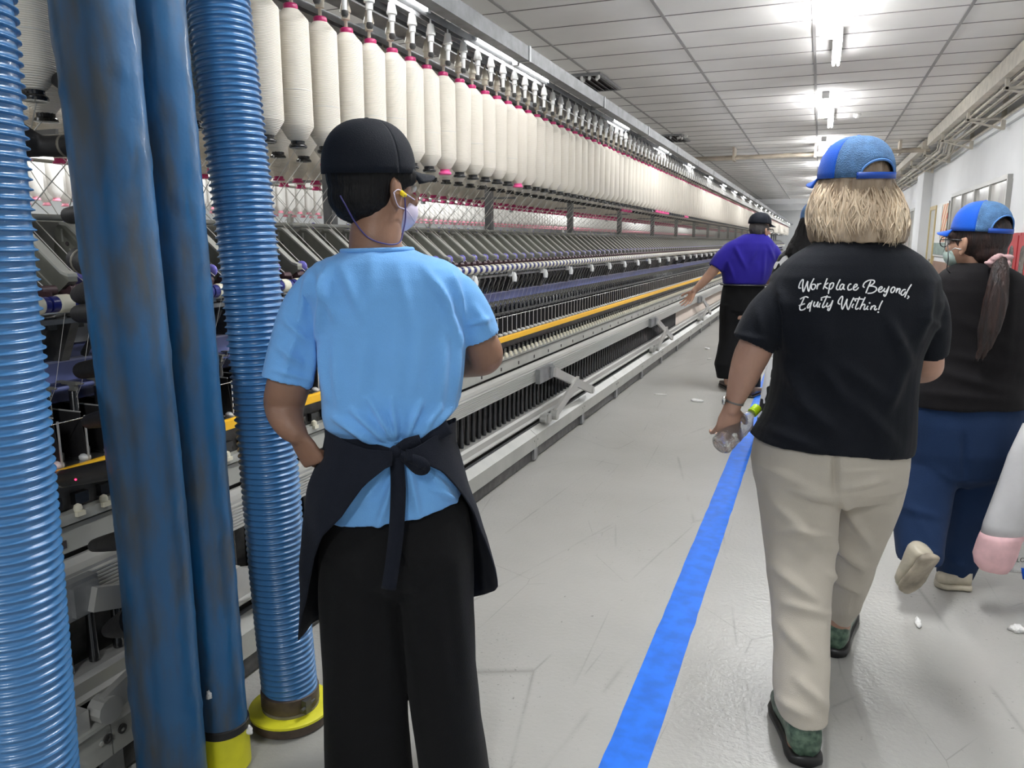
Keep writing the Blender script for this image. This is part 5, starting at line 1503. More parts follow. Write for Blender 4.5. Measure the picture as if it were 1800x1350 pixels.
cr2 = [(1400, 700, 1470, 760, 12, .006), (1440, 640, 1500, 720, 12, .005), (1500, 700, 1580, 790, 14, .006), (1380, 640, 1420, 720, 12, .006), (1590, 640, 1560, 720, 12, .007), (1560, 560, 1600, 640, 12, .007), (1450, 560, 1445, 660, 16, .004),
       (1375, 520, 1385, 610, 9, .006), (1360, 480, 1380, 540, 10, .005), (1640, 500, 1618, 590, 9, .007), (1300, 590, 1350, 600, 6, .004), (1330, 540, 1340, 590, 8, .004), (1340, 750, 1440, 790, 10, .005), (1480, 640, 1560, 700, 12, .004), (1625, 560, 1660, 580, 8, .004)]
teeB = union(q, 'shirt', M['blacktee'], pB_, 0.005, 6, disp=creases([(a, b, c, d_, w_, h_ * 2.0) for a, b, c, d_, w_, h_ in cr2], base_noise=0.004, nscale=(8, 8, 5), seed=4))
rg = rp(424, 424, 1440, 1570, D, .080, n=48)
loc(MB().tube(rg + rg[:1], 0.0055, 8, cap=False), pB_).build('collar', M['blacktee'], pB_, smooth=True)
# lettering printed on the back
TXT = """150,215 120,215 120,185 140,130 170,95 180,110 172,180 180,270 215,190 245,118 240,180 258,265 290,160 335,75
340,160 305,168 295,205 308,235 335,230 358,190 348,165 330,162
390,150 382,195 375,235|378,200 405,160 440,150
525,75 495,150 465,235|540,140 505,165 485,188 505,208 532,225
570,145 555,200 540,300|552,195 585,145 615,150 605,195 575,230 553,222
710,90 680,150 655,215 670,240 692,232
760,168 735,160 707,195 705,232 730,235 755,195 768,162 755,215 775,240
870,160 845,160 820,200 825,240 855,240 880,225
900,215 945,190 950,165 925,165 900,205 905,240 940,242 975,205
1078,290 1100,230 1150,115|1060,208 1038,188 1060,140 1120,105 1190,105 1200,135 1160,170 1115,185 1180,190 1225,210 1225,250 1170,285 1100,292
1262,245 1305,225 1310,200 1285,202 1258,240 1270,270 1300,270 1335,240
1350,215 1338,255 1360,270 1395,225 1412,188|1412,188 1385,270 1355,330 1335,320 1345,300
1470,200 1440,235 1440,275 1465,278 1495,235 1488,205 1465,202
1530,215 1512,285|1518,262 1550,225 1570,235 1555,280 1572,300
1650,242 1620,240 1585,280 1590,315 1620,310 1650,265|1735,160 1680,250 1635,350
1680,325 1695,345 1670,370
255,355 215,340 160,360 135,378|195,350 160,430 130,490 140,530 185,525 215,500|115,470 160,455 205,440
290,425 265,440 240,480 245,502 270,480 310,400|310,395 285,470 272,555
345,410 328,460 345,482 375,450 395,410|395,410 378,470 388,492
425,430 403,480 420,490|438,384 443,388
525,320 490,400 455,480 470,495 500,470|430,365 490,342 575,350
530,425 513,470 530,485 575,450 605,390|605,390 580,470 550,535 530,525 545,500
710,450 680,430 695,380 735,335 745,360 730,440 740,520 780,440 810,375 800,440 825,525 870,420 905,350
905,440 880,480 892,500|923,394 929,398
990,340 955,430 930,500 945,520 975,500|880,378 960,370 1060,378
1070,345 1030,430 990,525|1005,480 1045,450 1065,460 1050,510 1060,525 1088,505
1110,470 1090,510 1112,525|1128,428 1134,432
1165,470 1145,530|1155,500 1190,470 1215,480 1200,515 1215,530 1240,510
1320,395 1285,460 1260,530|1252,560 1258,564"""
bm = bmesh.new(); bm.from_mesh(teeB.data)
bvh = BVHTree.FromBMesh(bm)
q = MB()
for ln in TXT.split('\n'):
    for st in ln.split('|'):
        P2 = [Vector((float(a.split(',')[0]) / 8.18 + 1390, float(a.split(',')[1]) / 8.18 + 480, 0)) for a in st.split()]
        sp = cr_path(P2, 5) if len(P2) > 1 else P2
        P3 = []
        for p2 in sp:
            r_ = (px(p2.x, p2.y, D) - Vector((0, 0, CAM_H))).normalized()
            h_ = bvh.ray_cast(Vector((0, 0, CAM_H)) - pB_.location, r_)
            P3.append(h_[0] + h_[1] * 0.0006)
        wd = 0.0017
        L_, R_ = [], []
        for i, p in enumerate(P3):
            t = (P3[min(i + 1, len(P3) - 1)] - P3[max(i - 1, 0)]).normalized()
            s_ = t.cross(-VH).normalized() * (wd * (1.0 if 0 < i < len(P3) - 1 else 0.7))
            L_.append(p - s_ - VH * 0.0002); R_.append(p + s_ - VH * 0.0002)
        if len(P3) < 8:
            q.ell(P3[len(P3) // 2], 0.0022, 0.0006, 0.0022, n=8)
        q.rings([L_, R_], False, closed=False)
bm.free()
M['print'] = mat('white_print', (0.90, 0.90, 0.90), 0.6)
pr_ = q.build('lettering', M['print'], teeB)
s_ = pr_.modifiers.new('s', 'SOLIDIFY'); s_.thickness = 0.0006; s_.offset = 0
# trousers
q = MB()
body_loft(q, D, [(735, 735, 1352, 1592, 0, .135), (770, 770, 1332, 1594, 0, .150), (810, 810, 1324, 1592, 0, .155), (845, 845, 1328, 1586, 0, .145), (870, 870, 1340, 1575, 0, .11)])
body_loft(q, D, [(825, 825, 1326, 1470, 0, .125), (870, 870, 1334, 1470, -.01, .115), (950, 950, 1345, 1464, -.05, .100), (1050, 1050, 1357, 1455, -.12, .090), (1150, 1150, 1364, 1452, -.20, .086), (1215, 1215, 1363, 1450, -.25, .082), (1256, 1256, 1369, 1448, -.27, .080)], open_end=0.04)
body_loft(q, D, [(825, 825, 1450, 1588, 0, .125), (880, 880, 1466, 1574, 0.03, .105), (940, 940, 1462, 1552, .09, .092), (1000, 1000, 1456, 1530, .16, .085), (1060, 1060, 1450, 1506, .25, .080), (1092, 1092, 1448, 1486, .31, .066)], open_end=0.03)
cr3 = [(1468, 800, 1470, 870, 6, -.010), (1350, 870, 1440, 960, 12, .008), (1370, 930, 1460, 940, 10, .007), (1365, 1000, 1440, 1060, 10, .008), (1380, 1060, 1450, 1080, 9, .007), (1375, 1100, 1430, 1160, 10, .007), (1400, 1190, 1445, 1240, 10, .008), (1370, 1230, 1420, 1260, 9, .007), (1390, 860, 1462, 880, 9, .007),
       (1478, 860, 1560, 840, 8, .006), (1480, 880, 1530, 960, 9, .008), (1470, 960, 1520, 1000, 9, .008), (1460, 1010, 1510, 1040, 8, .008), (1340, 820, 1460, 870, 10, .005), (1480, 830, 1580, 820, 9, .004)]
union(q, 'trousers', M['beige'], pB_, 0.005, 6, disp=creases([(a, b, c, d_, w_, h_ * 2.0) for a, b, c, d_, w_, h_ in cr3], base_noise=0.0045, nscale=(8, 8, 6), seed=8))
f3 = lambda x, y: Vector(fl_(x, y)[:2] + (0.0,))
shoe(pB_, f3(1417, 1350), f3(1376, 1235), M['greenshoe'], M['solebl'], wd=0.060, hh=0.095, sole_t=0.032)
shoe(pB_, f3(1464, 1156), f3(1488, 1072), M['greenshoe'], M['solebl'], wd=0.056, hh=0.095, sole_t=0.032)
# watch
M['watch'] = mat('grey_watch_strap', (0.20, 0.19, 0.18), 0.4)
wp = [px(1293, 700, D + 0.01), px(1290, 709, D + 0.01)]
wt = loc(MB().tube(wp, [0.028, 0.027], 20), pB_).build('wrist_watch', M['watch'], pB_, smooth=True)
loc(MB().lathe(px(1273, 704, D - 0.005), [(0.012, -0.005), (0.014, 0.0), (0.012, 0.005)], 14, axis='X'), pB_).build('watch_face', M['steel'], wt, smooth=True)
# water bottle held in the hand
M['pet'] = mat('clear_bottle_plastic', (0.93, 0.95, 0.96), 0.06, trans=0.92, alpha=0.75, bump=0.5, bump_scale=45)
M['lime'] = mat('lime_green_cap', (0.55, 0.82, 0.01), 0.35)
A_, B_2 = px(1330, 718, D + 0.075), px(1266, 784, D - 0.005)
ax = (B_2 - A_); L = ax.length; ax.normalize()
bt_ = empty('water_bottle', A_); tag(bt_, 'clear plastic water bottle with a lime green cap held by the blonde person', 'bottle')
def alongtube(prof, nm, m, par, n=24):
    pts = [ax * (h * L) for h, r in prof]; q = MB().tube(pts, [r for h, r in prof], n)
    return q.build(nm, m, par, smooth=True)
alongtube([(0.10, .011), (0.16, .0115), (0.22, .017), (0.34, .031), (0.40, .033), (0.46, .0315), (0.52, .033), (0.60, .0315), (0.68, .033), (0.76, .0315), (0.84, .033), (0.97, .032), (1.02, .024)], 'bottle_body', M['pet'], bt_)
alongtube([(-0.03, .0125), (-0.025, .0145), (0.095, .0150), (0.10, .0145)], 'bottle_cap', M['lime'], bt_)
alongtube([(0.105, .0152), (0.125, .0152)], 'cap_ring', M['lime'], bt_)
# ------------------------------------------------------------------ woman with the ponytail
M['jeans'] = cloth('dark_blue_denim', (0.009, 0.026, 0.075), sheen=0.05)
M['blacktop'] = cloth('black_knit_top', (0.007, 0.006, 0.007), sheen=0.04)
M['brownhair'] = mat('dark_brown_hair', (0.034, 0.014, 0.010), 0.55, bump=0.5, bump_scale=80, stretch=(3, 3, 0.25), col2=(0.010, 0.006, 0.006), noise_scale=20)
M['scrunchie'] = mat('dusty_pink_scrunchie', (0.52, 0.33, 0.33), 0.7, bump=0.4, bump_scale=60)
M['clog'] = mat('beige_rubber_clog', (0.50, 0.45, 0.35), 0.45, noise_amt=0.2, noise_scale=18)
M['clogsole'] = mat('worn_clog_sole', (0.36, 0.31, 0.24), 0.6, noise_amt=0.5, noise_scale=12)
D = 2.94
g = px(1690, 900, D)
pC_ = person((g.x, g.y, 0), 'person with a brown ponytail, blue cap, black top and dark jeans')
Rh = facing(26, 0)
hc = px(1717, 424, D)
b_ = MB(); head_mb(b_, hc, Rh, 1.0)
limb(b_, D, [(1722, 438, 0.0, .055), (1716, 458, 0, .055), (1716, 480, 0, .065)])
body_loft(b_, D, [(482, 482, 1680, 1760, 0, .06), (510, 510, 1655, 1795, 0, .09), (600, 600, 1650, 1795, 0, .10), (700, 700, 1615, 1785, 0, .115), (800, 800, 1612, 1775, 0, .11)])
limb(b_, D, [(1645, 800, 0, .08), (1628, 870, -0.03, .055), (1618, 960, -0.14, .042), (1616, 990, -0.17, .036)])
limb(b_, D, [(1735, 800, 0, .08), (1720, 880, 0, .055), (1690, 980, 0.04, .042), (1680, 1015, 0.05, .036)])
limb(b_, D, [(1660, 510, 0, .042), (1648, 580, 0.0, .040), (1640, 640, 0.05, .036), (1640, 660, 0.14, .030), (1650, 672, 0.22, .024)])
limb(b_, D, [(1805, 520, 0, .042), (1815, 600, 0.0, .040), (1812, 640, -0.02, .036), (1808, 700, 0.0, .030), (1808, 740, 0.02, .023)])
hand_mb(b_, px(1650, 672, D + 0.23), VH * 0.8 - ZZ * 0.3, ZZ + VH * 0.3, 0.88, curl=(35, 35, 38, 40))
hand_mb(b_, px(1808, 742, D + 0.02), -ZZ + VH * 0.1, RT, 0.88, curl=(60, 62, 64, 66), thumb=(40, 40))
bodyC = union(b_, 'body', M['skin3'], pC_, 0.0045, 4)
eyes(hc, Rh, pC_, bodyC)
q = MB().ell(hc + Rh @ Vector((0, -0.020, 0.02)), 0.083, 0.100, 0.098, R=Rh, n=26)
q.ell(hc + Rh @ Vector((0, -0.052, -0.035)), 0.062, 0.056, 0.058, R=Rh, n=20)
q.ell(hc + Rh @ Vector((-0.055, 0.045, 0.02)), 0.018, 0.035, 0.022, R=Rh, n=16)
hrC = union(q, 'hair', M['brownhair'], pC_, 0.004, 3, disp=lambda p, n_: noise.noise(Vector((p.x * 90, p.y * 90, p.z * 20))) * 0.0025)
q = MB()
limb(q, D, [(1757, 452, -0.115, .022), (1757, 480, -0.155, .030), (1750, 530, -0.165, .040), (1738, 580, -0.165, .036), (1728, 612, -0.160, .018), (1722, 628, -0.158, .006)], flat=0.55, sub=8)
for i in range(14):
    dx = rr2.uniform(-11, 11)
    limb(q, D, [(1757, 460, -0.120, .006), (1755 + dx * .6, 500, -0.18, .008), (1748 + dx * 1.3, 550, -0.19, .009), (1735 + dx, 600, -0.18, .006), (1722 + dx * .8, 618 + rr2.uniform(0, 20), -0.165, .002)], n=8)
ptC = union(q, 'ponytail', M['brownhair'], pC_, 0.0035, 2, disp=lambda p, n_: noise.noise(Vector((p.x * 130, p.y * 130, p.z * 7))) * 0.003, parent=hrC)
q = MB()
for k in range(14):
    a_ = k * math.tau / 14
    c_ = px(1756, 459, D - 0.118) + RT * (0.028 * math.cos(a_)) + ZZ * (0.018 * math.sin(a_)) + VH * (0.012 * math.sin(a_ * 2))
    q.ell(c_, 0.013, 0.012, 0.011, n=10)
q.ell(px(1744, 462, D - 0.125), 0.028, 0.010, 0.009, n=12); q.ell(px(1770, 452, D - 0.125), 0.024, 0.010, 0.011, n=12); q.ell(px(1760, 470, D - 0.13), 0.028, 0.012, 0.010, n=12)
union(q, 'scrunchie', M['scrunchie'], pC_, 0.003, 1, parent=hrC)
cap(pC_, hc + Rh @ Vector((0, -0.012, 0.034)), facing(21, 2, 2), 0.088, 0.107, 0.112, M['capblue'], M['capmesh'], M['capblue'], M['capdark'], arch=True, brim=0.066, droop=0.15, front=112, archw=40, archh=0.34, stitch=M['capstitch'], seam=(112, 180, 248, 0))
M['maskg'] = mat('pale_green_mask', (0.45, 0.56, 0.50), 0.6)
mk = loc(MB().ell(hc + Rh @ Vector((0, 0.064, -0.052)), 0.060, 0.052, 0.050, R=Rh, n=22), pC_).build('face_mask', M['maskg'], pC_, smooth=True)
loc(MB().tube([hc + Rh @ Vector(v) for v in ((-0.060, 0.065, -0.04), (-0.078, 0.03, -0.025), (-0.088, 0.0, -0.03))], 0.0016, 6), pC_).build('ear_loop', M['whitep'], mk, smooth=True)
gl = loc(MB().tube([hc + Rh @ Vector(v) for v in ((-0.088, 0.0, 0.004), (-0.080, 0.05, 0.006), (-0.066, 0.098, 0.006))], 0.0022, 6), pC_).build('glasses', M['blackp'], pC_, smooth=True)
for sx in (-1, 1):
    q = MB().tube([hc + Rh @ Vector((sx * 0.034 + 0.026 * math.cos(t), 0.106, -0.002 + 0.020 * math.sin(t))) for t in np.linspace(0, math.tau, 20)], 0.0018, 6, cap=False)
    loc(q, pC_).build('glasses_rim', M['blackp'], gl, smooth=True)
loc(MB().tube([px(1666, 428, D - 0.02), px(1667, 455, D - 0.03), px(1664, 474, D - 0.03), px(1672, 482, D - 0.03)], 0.0018, 6), pC_).build('glasses_cord', M['blackp'], gl, smooth=True)
q = MB()
body_loft(q, D, [(462, 462, 1690, 1750, 0.0, .068), (468, 468, 1678, 1765, 0, .088), (477, 478, 1664, 1785, 0, .102), (490, 490, 1650, 1802, 0, .112), (510, 510, 1640, 1815, 0, .122), (560, 560, 1638, 1816, 0, .126), (620, 620, 1632, 1808, 0, .128), (660, 660, 1614, 1804, 0, .132), (695, 695, 1600, 1802, 0, .135), (712, 712, 1598, 1802, 0, .136)], open_end=0.02)
limb(q, D, [(1672, 505, 0, .048), (1655, 530, 0, .052), (1646, 580, 0, .050)], open_end=0.04)
limb(q, D, [(1790, 510, 0, .050), (1810, 540, 0.0, .055), (1818, 590, 0, .053)], open_end=0.04)
cr4 = [(1640, 650, 1780, 690, 10, .010), (1650, 620, 1800, 650, 9, .008), (1620, 690, 1790, 705, 8, .007), (1680, 560, 1790, 620, 12, .006), (1660, 500, 1670, 600, 10, .006), (1780, 520, 1770, 620, 10, .006)]
union(q, 'shirt', M['blacktop'], pC_, 0.006, 6, disp=creases(cr4, base_noise=0.005, nscale=(7, 7, 8), seed=12))
q = MB()
body_loft(q, D, [(700, 700, 1604, 1798, 0, .118), (740, 740, 1597, 1803, 0, .132), (790, 790, 1592, 1796, 0, .136), (830, 830, 1592, 1785, 0, .12), (848, 848, 1605, 1770, 0, .08)])
body_loft(q, D, [(810, 810, 1592, 1692, 0, .10), (860, 860, 1578, 1672, -.03, .092), (900, 900, 1572, 1664, -.06, .088), (950, 950, 1577, 1656, -.12, .080), (984, 984, 1580, 1652, -.16, .076)], open_end=0.03)
body_loft(q, D, [(810, 810, 1680, 1790, 0, .10), (860, 860, 1666, 1775, 0, .092), (910, 910, 1660, 1752, 0.01, .086), (960, 960, 1654, 1728, .03, .078), (1012, 1012, 1650, 1704, .05, .070)], open_end=0.03)
union(q, 'jeans', M['jeans'], pC_, 0.006, 6, disp=creases([(1585, 890, 1650, 910, 8, .008), (1590, 960, 1650, 975, 6, .008), (1590, 870, 1640, 960, 9, .005), (1700, 860, 1680, 960, 10, .006), (1695, 770, 1696, 840, 6, -.010), (1660, 980, 1700, 1000, 7, .006), (1640, 820, 1680, 850, 8, .007)], base_noise=0.004, seed=15))
# clogs: one flat on the floor, one lifted with its sole showing
shoe(pC_, f3(1705, 1036), f3(1643, 1030), M['clog'], M['clog'], wd=0.050, hh=0.07, sole_t=0.03)
hl_ = px(1641, 982, D - 0.275); tl_ = px(1596, 1044, D - 0.20)
shoe(pC_, hl_, tl_, M['clog'], M['clogsole'], wd=0.055, hh=0.075, up=VH * 0.9 + ZZ * 0.35 - RT * 0.2, sole_t=0.028)
loc(MB().tube([px(1590, 990, D - 0.16), px(1597, 984, D - 0.20), px(1606, 992, D - 0.22)], 0.006, 8), pC_).build('clog_strap', M['clog'], pC_, smooth=True)
# plastic bags at the right edge
M['bagw'] = mat('white_plastic_bag', (0.74, 0.73, 0.74), 0.3, trans=0.25, noise_amt=0.08, noise_scale=8, bump=0.3, bump_scale=14)
M['bagpink'] = mat('pink_cloth_in_bag', (0.80, 0.50, 0.52), 0.8, noise_amt=0.15, noise_scale=14)
bag = empty('plastic_bag', px(1800, 760, D - 0.12)); tag(bag, 'white translucent plastic bag with something pink inside, carried at the right edge', 'bag')
def bagloft(rows, m, nm, e=2.0, dd=-0.21):
    q = MB(); body_loft(q, D + dd, rows, e=e)
    q.v = [tuple(Vector(v) + (VH * noise.noise(Vector(v) * 14) + RT * noise.noise(Vector(v) * 11)) * 0.012) for v in q.v]
    return loc(q, bag).build(nm, m, bag, smooth=True)
bagloft([(745, 745, 1800, 1830, 0, .015), (800, 800, 1776, 1832, 0, .035), (860, 860, 1752, 1822, 0, .05), (920, 920, 1730, 1806, 0, .058), (944, 944, 1722, 1798, 0, .056)], M['bagw'], 'bag_body')
bagloft([(936, 936, 1724, 1800, 0, .058), (944, 944, 1721, 1797, 0, .061), (952, 952, 1719, 1792, 0, .062), (975, 975, 1715, 1782, 0, .061), (990, 992, 1716, 1776, 0, .055), (1000, 1003, 1722, 1768, 0, .04), (1004, 1008, 1735, 1762, 0, .015)], M['bagpink'], 'pink_contents')
bag2 = empty('clear_bag', px(1806, 800, D - 0.05)); tag(bag2, 'clear plastic bag with dark print and a blue corner, at the right edge', 'bag')
bag_ = bag; bag = bag2
M['bagc'] = mat('clear_plastic_bag', (0.80, 0.80, 0.80), 0.15, trans=0.7, alpha=0.6, bump=0.4, bump_scale=12)
bagloft([(760, 760, 1805, 1850, 0, .02), (860, 860, 1800, 1870, 0, .04), (960, 960, 1772, 1870, 0, .04), (1004, 1004, 1765, 1860, 0, .02)], M['bagc'], 'bag_body', dd=-0.04)
bagloft([(998, 1000, 1793, 1850, 0, .012), (1018, 1016, 1798, 1850, 0, .012)], M['capblue'], 'blue_corner', dd=-0.06)
tc2 = bpy.data.curves.new('t', 'FONT'); tc2.body = 'ILLOS'; tc2.size = 0.026; tc2.extrude = 0.0004
o_ = bpy.data.objects.new('t', tc2); COL.objects.link(o_)
me = bpy.data.meshes.new_from_object(o_); bpy.data.objects.remove(o_)
o_ = bpy.data.objects.new('bag_lettering', me); me.materials.append(M['blackp']); COL.objects.link(o_); o_.parent = bag2
o_.location = px(1778, 988, D - 0.095) - bag2.location; o_.rotation_euler = (math.pi / 2, 0, PSI)

# ------------------------------------------------------------------ man in the purple-blue shirt
M['purple'] = cloth('purple_blue_polo', (0.016, 0.009, 0.22), sheen=0.1)
M['hairgrey'] = mat('greying_short_hair', (0.05, 0.045, 0.045), 0.5, bump=0.5, bump_scale=90)
M['belt'] = mat('black_leather_belt', (0.02, 0.02, 0.02), 0.3)
D = 7.26
g = px(1303, 600, D)
pD_ = person((g.x, g.y, 0), 'person in a purple-blue shirt and black cap reaching a hand towards the machine')
Rh = facing(-62, -4)
hc = px(1336, 404, D)
b_ = MB(); head_mb(b_, hc, Rh, 1.0)
limb(b_, D, [(1330, 408, 0, .056), (1328, 418, 0, .056), (1324, 430, 0, .07)])
body_loft(b_, D, [(425, 425, 1300, 1348, 0, .07), (445, 445, 1280, 1355, 0, .10), (500, 500, 1275, 1338, 0, .11), (560, 560, 1276, 1335, 0, .11)])
limb(b_, D, [(1285, 550, 0, .08), (1283, 600, 0, .06), (1280, 650, -0.05, .045), (1280, 672, -0.05, .038)])
limb(b_, D, [(1322, 550, 0, .08), (1320, 610, 0, .06), (1320, 670, 0.0, .045), (1320, 682, 0, .038)])
limb(b_, D, [(1283, 440, 0, .055), (1268, 458, 0, .052), (1252, 478, 0, .048), (1238, 494, 0.02, .042), (1224, 508, 0.04, .030), (1220, 512, 0.04, .028)])
limb(b_, D, [(1352, 440, 0, .055), (1364, 470, 0.03, .048), (1360, 490, 0.10, .042), (1345, 495, 0.25, .03)])
hand_mb(b_, px(1220, 512, D + 0.04), -RT * 0.45 - ZZ * 0.8, VH * 0.3 + RT * 0.4 - ZZ * 0.1, 1.05, curl=(8, 12, 16, 22), spread=22, side=-1, thumb=(55, 5))
hand_mb(b_, px(1345, 495, D + 0.27), VH, ZZ, 1.0)
bodyD = union(b_, 'body', M['skin3'], pD_, 0.0055, 3)
eyes(hc, Rh, pD_, bodyD)
q = MB().ell(hc + Rh @ Vector((0, -0.016, 0.015)), 0.081, 0.099, 0.096, R=Rh, n=24).ell(hc + Rh @ Vector((0, -0.04, -0.02)), 0.066, 0.060, 0.045, R=Rh, n=20)
union(q, 'hair', M['hairgrey'], pD_, 0.005, 3)
cap(pD_, hc + Rh @ Vector((0, -0.012, 0.052)), facing(-62, -4), 0.092, 0.112, 0.105, M['capnavy'], M['capnavy'], M['capnavy'], M['capnavy'], arch=False, brim=0.075, droop=0.2)
loc(MB().ell(hc + Rh @ Vector((0, 0.062, -0.054)), 0.060, 0.050, 0.048, R=Rh, n=18), pD_).build('face_mask', M['whitep'], pD_, smooth=True)
gl = loc(MB().tube([hc + Rh @ Vector(v) for v in ((0.086, 0.0, 0.002), (0.078, 0.06, 0.004), (0.064, 0.105, 0.004))], 0.003, 6), pD_).build('glasses', M['blackp'], pD_, smooth=True)
for sx in (-1, 1):
    loc(MB().tube([hc + Rh @ Vector((sx * 0.034 + 0.027 * math.cos(t), 0.112, -0.006 + 0.022 * math.sin(t))) for t in np.linspace(0, math.tau, 18)], 0.0025, 6, cap=False), pD_).build('glasses_rim', M['blackp'], gl, smooth=True)
q = MB()
body_loft(q, D, [(410, 411, 1314, 1345, 0.0, .07), (413, 414, 1307, 1349, 0, .085), (419, 420, 1294, 1355, 0, .10), (428, 428, 1282, 1361, 0, .115), (440, 440, 1275, 1365, 0, .125), (455, 455, 1270, 1364, 0, .13), (475, 475, 1268, 1358, 0, .132), (490, 490, 1270, 1350, 0, .13), (499, 500, 1271, 1344, 0, .127)], open_end=0.02)
limb(q, D, [(1298, 432, 0, .07), (1285, 440, 0, .085), (1270, 455, 0, .082), (1258, 472, 0, .075)], open_end=0.04)
limb(q, D, [(1340, 434, 0, .07), (1354, 442, 0, .080), (1364, 460, 0.02, .075), (1366, 476, 0.04, .07)], open_end=0.04)
union(q, 'shirt', M['purple'], pD_, 0.008, 5, disp=creases([(1290, 430, 1310, 470, 4, .012), (1330, 430, 1320, 460, 4, .01), (1280, 460, 1290, 490, 3, .012), (1345, 440, 1340, 490, 3, .012), (1350, 430, 1362, 460, 3, .01)], base_noise=0.008, nscale=(6, 6, 4), seed=20))
rg = rp(500, 501, 1270, 1345, D, .128, n=40)
loc(MB().tube(rg + rg[:1], 0.022, 8, cap=False, flat=0.35, up=ZZ), pD_).build('belt', M['belt'], pD_, smooth=True)
q = MB()
body_loft(q, D, [(498, 499, 1272, 1343, 0, .122), (520, 520, 1268, 1345, 0, .132), (545, 545, 1266, 1343, 0, .13), (560, 560, 1272, 1338, 0, .09)])
body_loft(q, D, [(535, 535, 1266, 1308, 0, .11), (570, 570, 1265, 1306, 0, .10), (600, 600, 1264, 1302, -.02, .09), (640, 640, 1256, 1296, -.06, .085), (664, 664, 1261, 1294, -.06, .08)], open_end=0.03)
body_loft(q, D, [(535, 535, 1302, 1344, 0, .11), (580, 580, 1302, 1342, 0, .10), (630, 630, 1303, 1338, 0.0, .09), (680, 680, 1304, 1336, 0.0, .08)], open_end=0.03)
union(q, 'trousers', M['blackcloth'], pD_, 0.008, 5, disp=creases([], base_noise=0.006, seed=22))
M['brownshoe'] = mat('brown_shoe_leather', (0.06, 0.03, 0.02), 0.35)
shoe(pD_, f3(1288, 690), f3(1268, 676), M['brownshoe'], M['solebl'], wd=0.05)
shoe(pD_, f3(1316, 700), f3(1338, 690), M['brownshoe'], M['solebl'], wd=0.05)

# ------------------------------------------------------------------ woman mostly hidden behind the blonde
M['patch'] = cloth('black_white_patched_fabric', (0.85, 0.85, 0.85))
nt = M['patch'].node_tree
for r_ in [n for n in nt.nodes if n.type == 'VALTORGB']:
    r_.color_ramp.interpolation = 'CONSTANT'
    r_.color_ramp.elements[0].color = (0.008, 0.008, 0.008, 1); r_.color_ramp.elements[1].color = (0.80, 0.80, 0.80, 1)
    r_.color_ramp.elements[1].position = 0.53
for n_ in [n for n in nt.nodes if n.type == 'TEX_NOISE']:
    if n_.inputs['Scale'].default_value < 10: n_.inputs['Scale'].default_value = 6.5; n_.inputs['Detail'].default_value = 1.5
D = 5.5
g = px(1410, 600, D)
pE_ = person((g.x, g.y, 0), 'person with long black hair and patched clothes, hidden behind the blonde one')
Rh = facing(-10, 0)
hc = px(1434, 394, D)
b_ = MB(); head_mb(b_, hc, Rh, 1.0)
limb(b_, D, [(1433, 405, 0, .052), (1432, 420, 0, .055), (1432, 440, 0, .06)])
body_loft(b_, D, [(440, 440, 1405, 1465, 0, .06), (470, 470, 1385, 1480, 0, .09), (560, 560, 1385, 1475, 0, .10), (640, 640, 1385, 1475, 0, .10)])
limb(b_, D, [(1400, 630, 0, .08), (1385, 700, 0, .05), (1372, 755, -0.02, .036)])
limb(b_, D, [(1450, 630, 0, .08), (1450, 700, 0, .05), (1450, 755, 0.0, .036)])
limb(b_, D, [(1388, 460, 0, .045), (1366, 520, 0.0, .040), (1358, 560, 0.03, .034), (1362, 600, 0.1, .026)])
limb(b_, D, [(1470, 460, 0, .045), (1490, 520, 0.0, .040), (1492, 560, 0.03, .034), (1488, 600, 0.1, .026)])
hand_mb(b_, px(1362, 600, D + 0.10), -ZZ + VH * 0.3, -RT, 0.9, side=-1)
hand_mb(b_, px(1488, 600, D + 0.10), -ZZ + VH * 0.3, RT, 0.9, side=1)
bodyE = union(b_, 'body', M['skin3'], pE_, 0.0055, 3)
eyes(hc, Rh, pE_, bodyE)
q = MB().ell(hc + Rh @ Vector((0, -0.018, 0.015)), 0.086, 0.103, 0.10, R=Rh, n=24)
body_loft(q, D, [(380, 380, 1411, 1458, -.02, .10), (395, 395, 1405, 1464, -.03, .105), (415, 415, 1396, 1470, -.03, .105), (435, 435, 1384, 1472, -.05, .10), (446, 446, 1380, 1466, -.07, .07), (456, 456, 1388, 1455, -.09, .03)])
union(q, 'hair', M['hairblack'], pE_, 0.006, 4, disp=lambda p, n_: noise.noise(Vector((p.x * 60, p.y * 60, p.z * 6))) * 0.006)
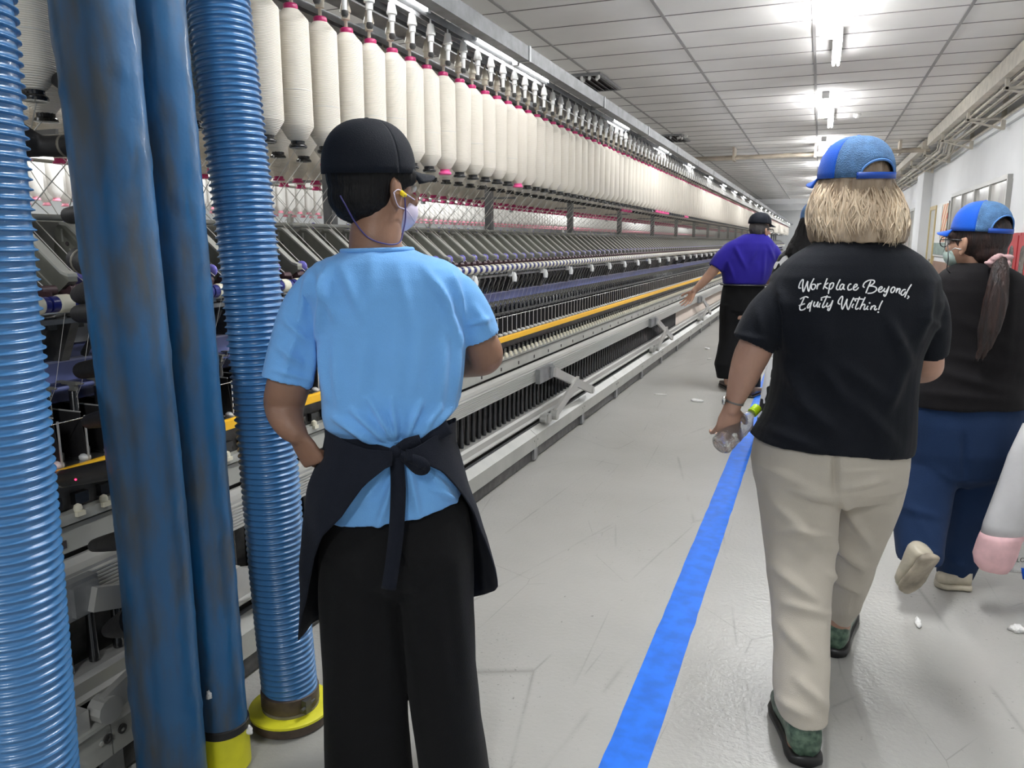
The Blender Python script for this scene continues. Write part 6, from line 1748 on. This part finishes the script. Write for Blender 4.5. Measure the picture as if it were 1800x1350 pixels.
cap(pE_, hc + Rh @ Vector((0, -0.012, 0.04)), facing(-10, 2), 0.105, 0.122, 0.118, M['capblue'], M['capmesh'], M['capblue'], M['capdark'], arch=True, brim=0.066, droop=0.2, front=92, archw=38, archh=0.4, stitch=M['capstitch'], seam=(92, 180, 268, 0))
q = MB()
body_loft(q, D, [(424, 424, 1412, 1462, 0.0, .07), (430, 430, 1400, 1474, 0, .09), (438, 438, 1384, 1484, 0, .105), (450, 450, 1370, 1492, 0, .112), (470, 470, 1362, 1494, 0, .12), (530, 530, 1366, 1490, 0, .125), (600, 600, 1362, 1488, 0, .13), (650, 650, 1352, 1486, 0, .14)], open_end=0.02)
limb(q, D, [(1392, 455, 0, .055), (1376, 470, 0, .062), (1364, 510, 0, .060), (1356, 545, 0.02, .058)], open_end=0.04)
limb(q, D, [(1470, 455, 0, .055), (1484, 475, 0.0, .06), (1492, 520, 0, .055), (1494, 545, 0.02, .052)], open_end=0.04)
union(q, 'blouse', M['patch'], pE_, 0.008, 5, disp=creases([], base_noise=0.008, seed=25))
q = MB()
body_loft(q, D, [(438, 438, 1396, 1478, 0, .108), (446, 446, 1378, 1488, 0, .118), (462, 462, 1380, 1486, 0, .128), (478, 478, 1400, 1470, 0, .130)], open_end=0.01)
union(q, 'black_shawl', M['blacktop'], pE_, 0.006, 4)
q = MB()
body_loft(q, D, [(600, 600, 1366, 1484, 0, .12), (650, 650, 1356, 1484, 0, .13), (670, 670, 1372, 1470, 0, .08)])
body_loft(q, D, [(630, 630, 1352, 1420, 0, .11), (680, 680, 1340, 1408, 0, .10), (752, 752, 1330, 1400, -.02, .10)], open_end=0.03)
body_loft(q, D, [(630, 630, 1410, 1484, 0, .11), (680, 680, 1412, 1484, 0, .10), (752, 752, 1414, 1484, 0, .10)], open_end=0.03)
union(q, 'patterned_trousers', M['patch'], pE_, 0.008, 5, disp=creases([], base_noise=0.01, seed=27))
shoe(pE_, f3(1372, 764), f3(1368, 745), M['solebl'], M['solebl'], wd=0.045)
shoe(pE_, f3(1450, 764), f3(1452, 745), M['solebl'], M['solebl'], wd=0.045)
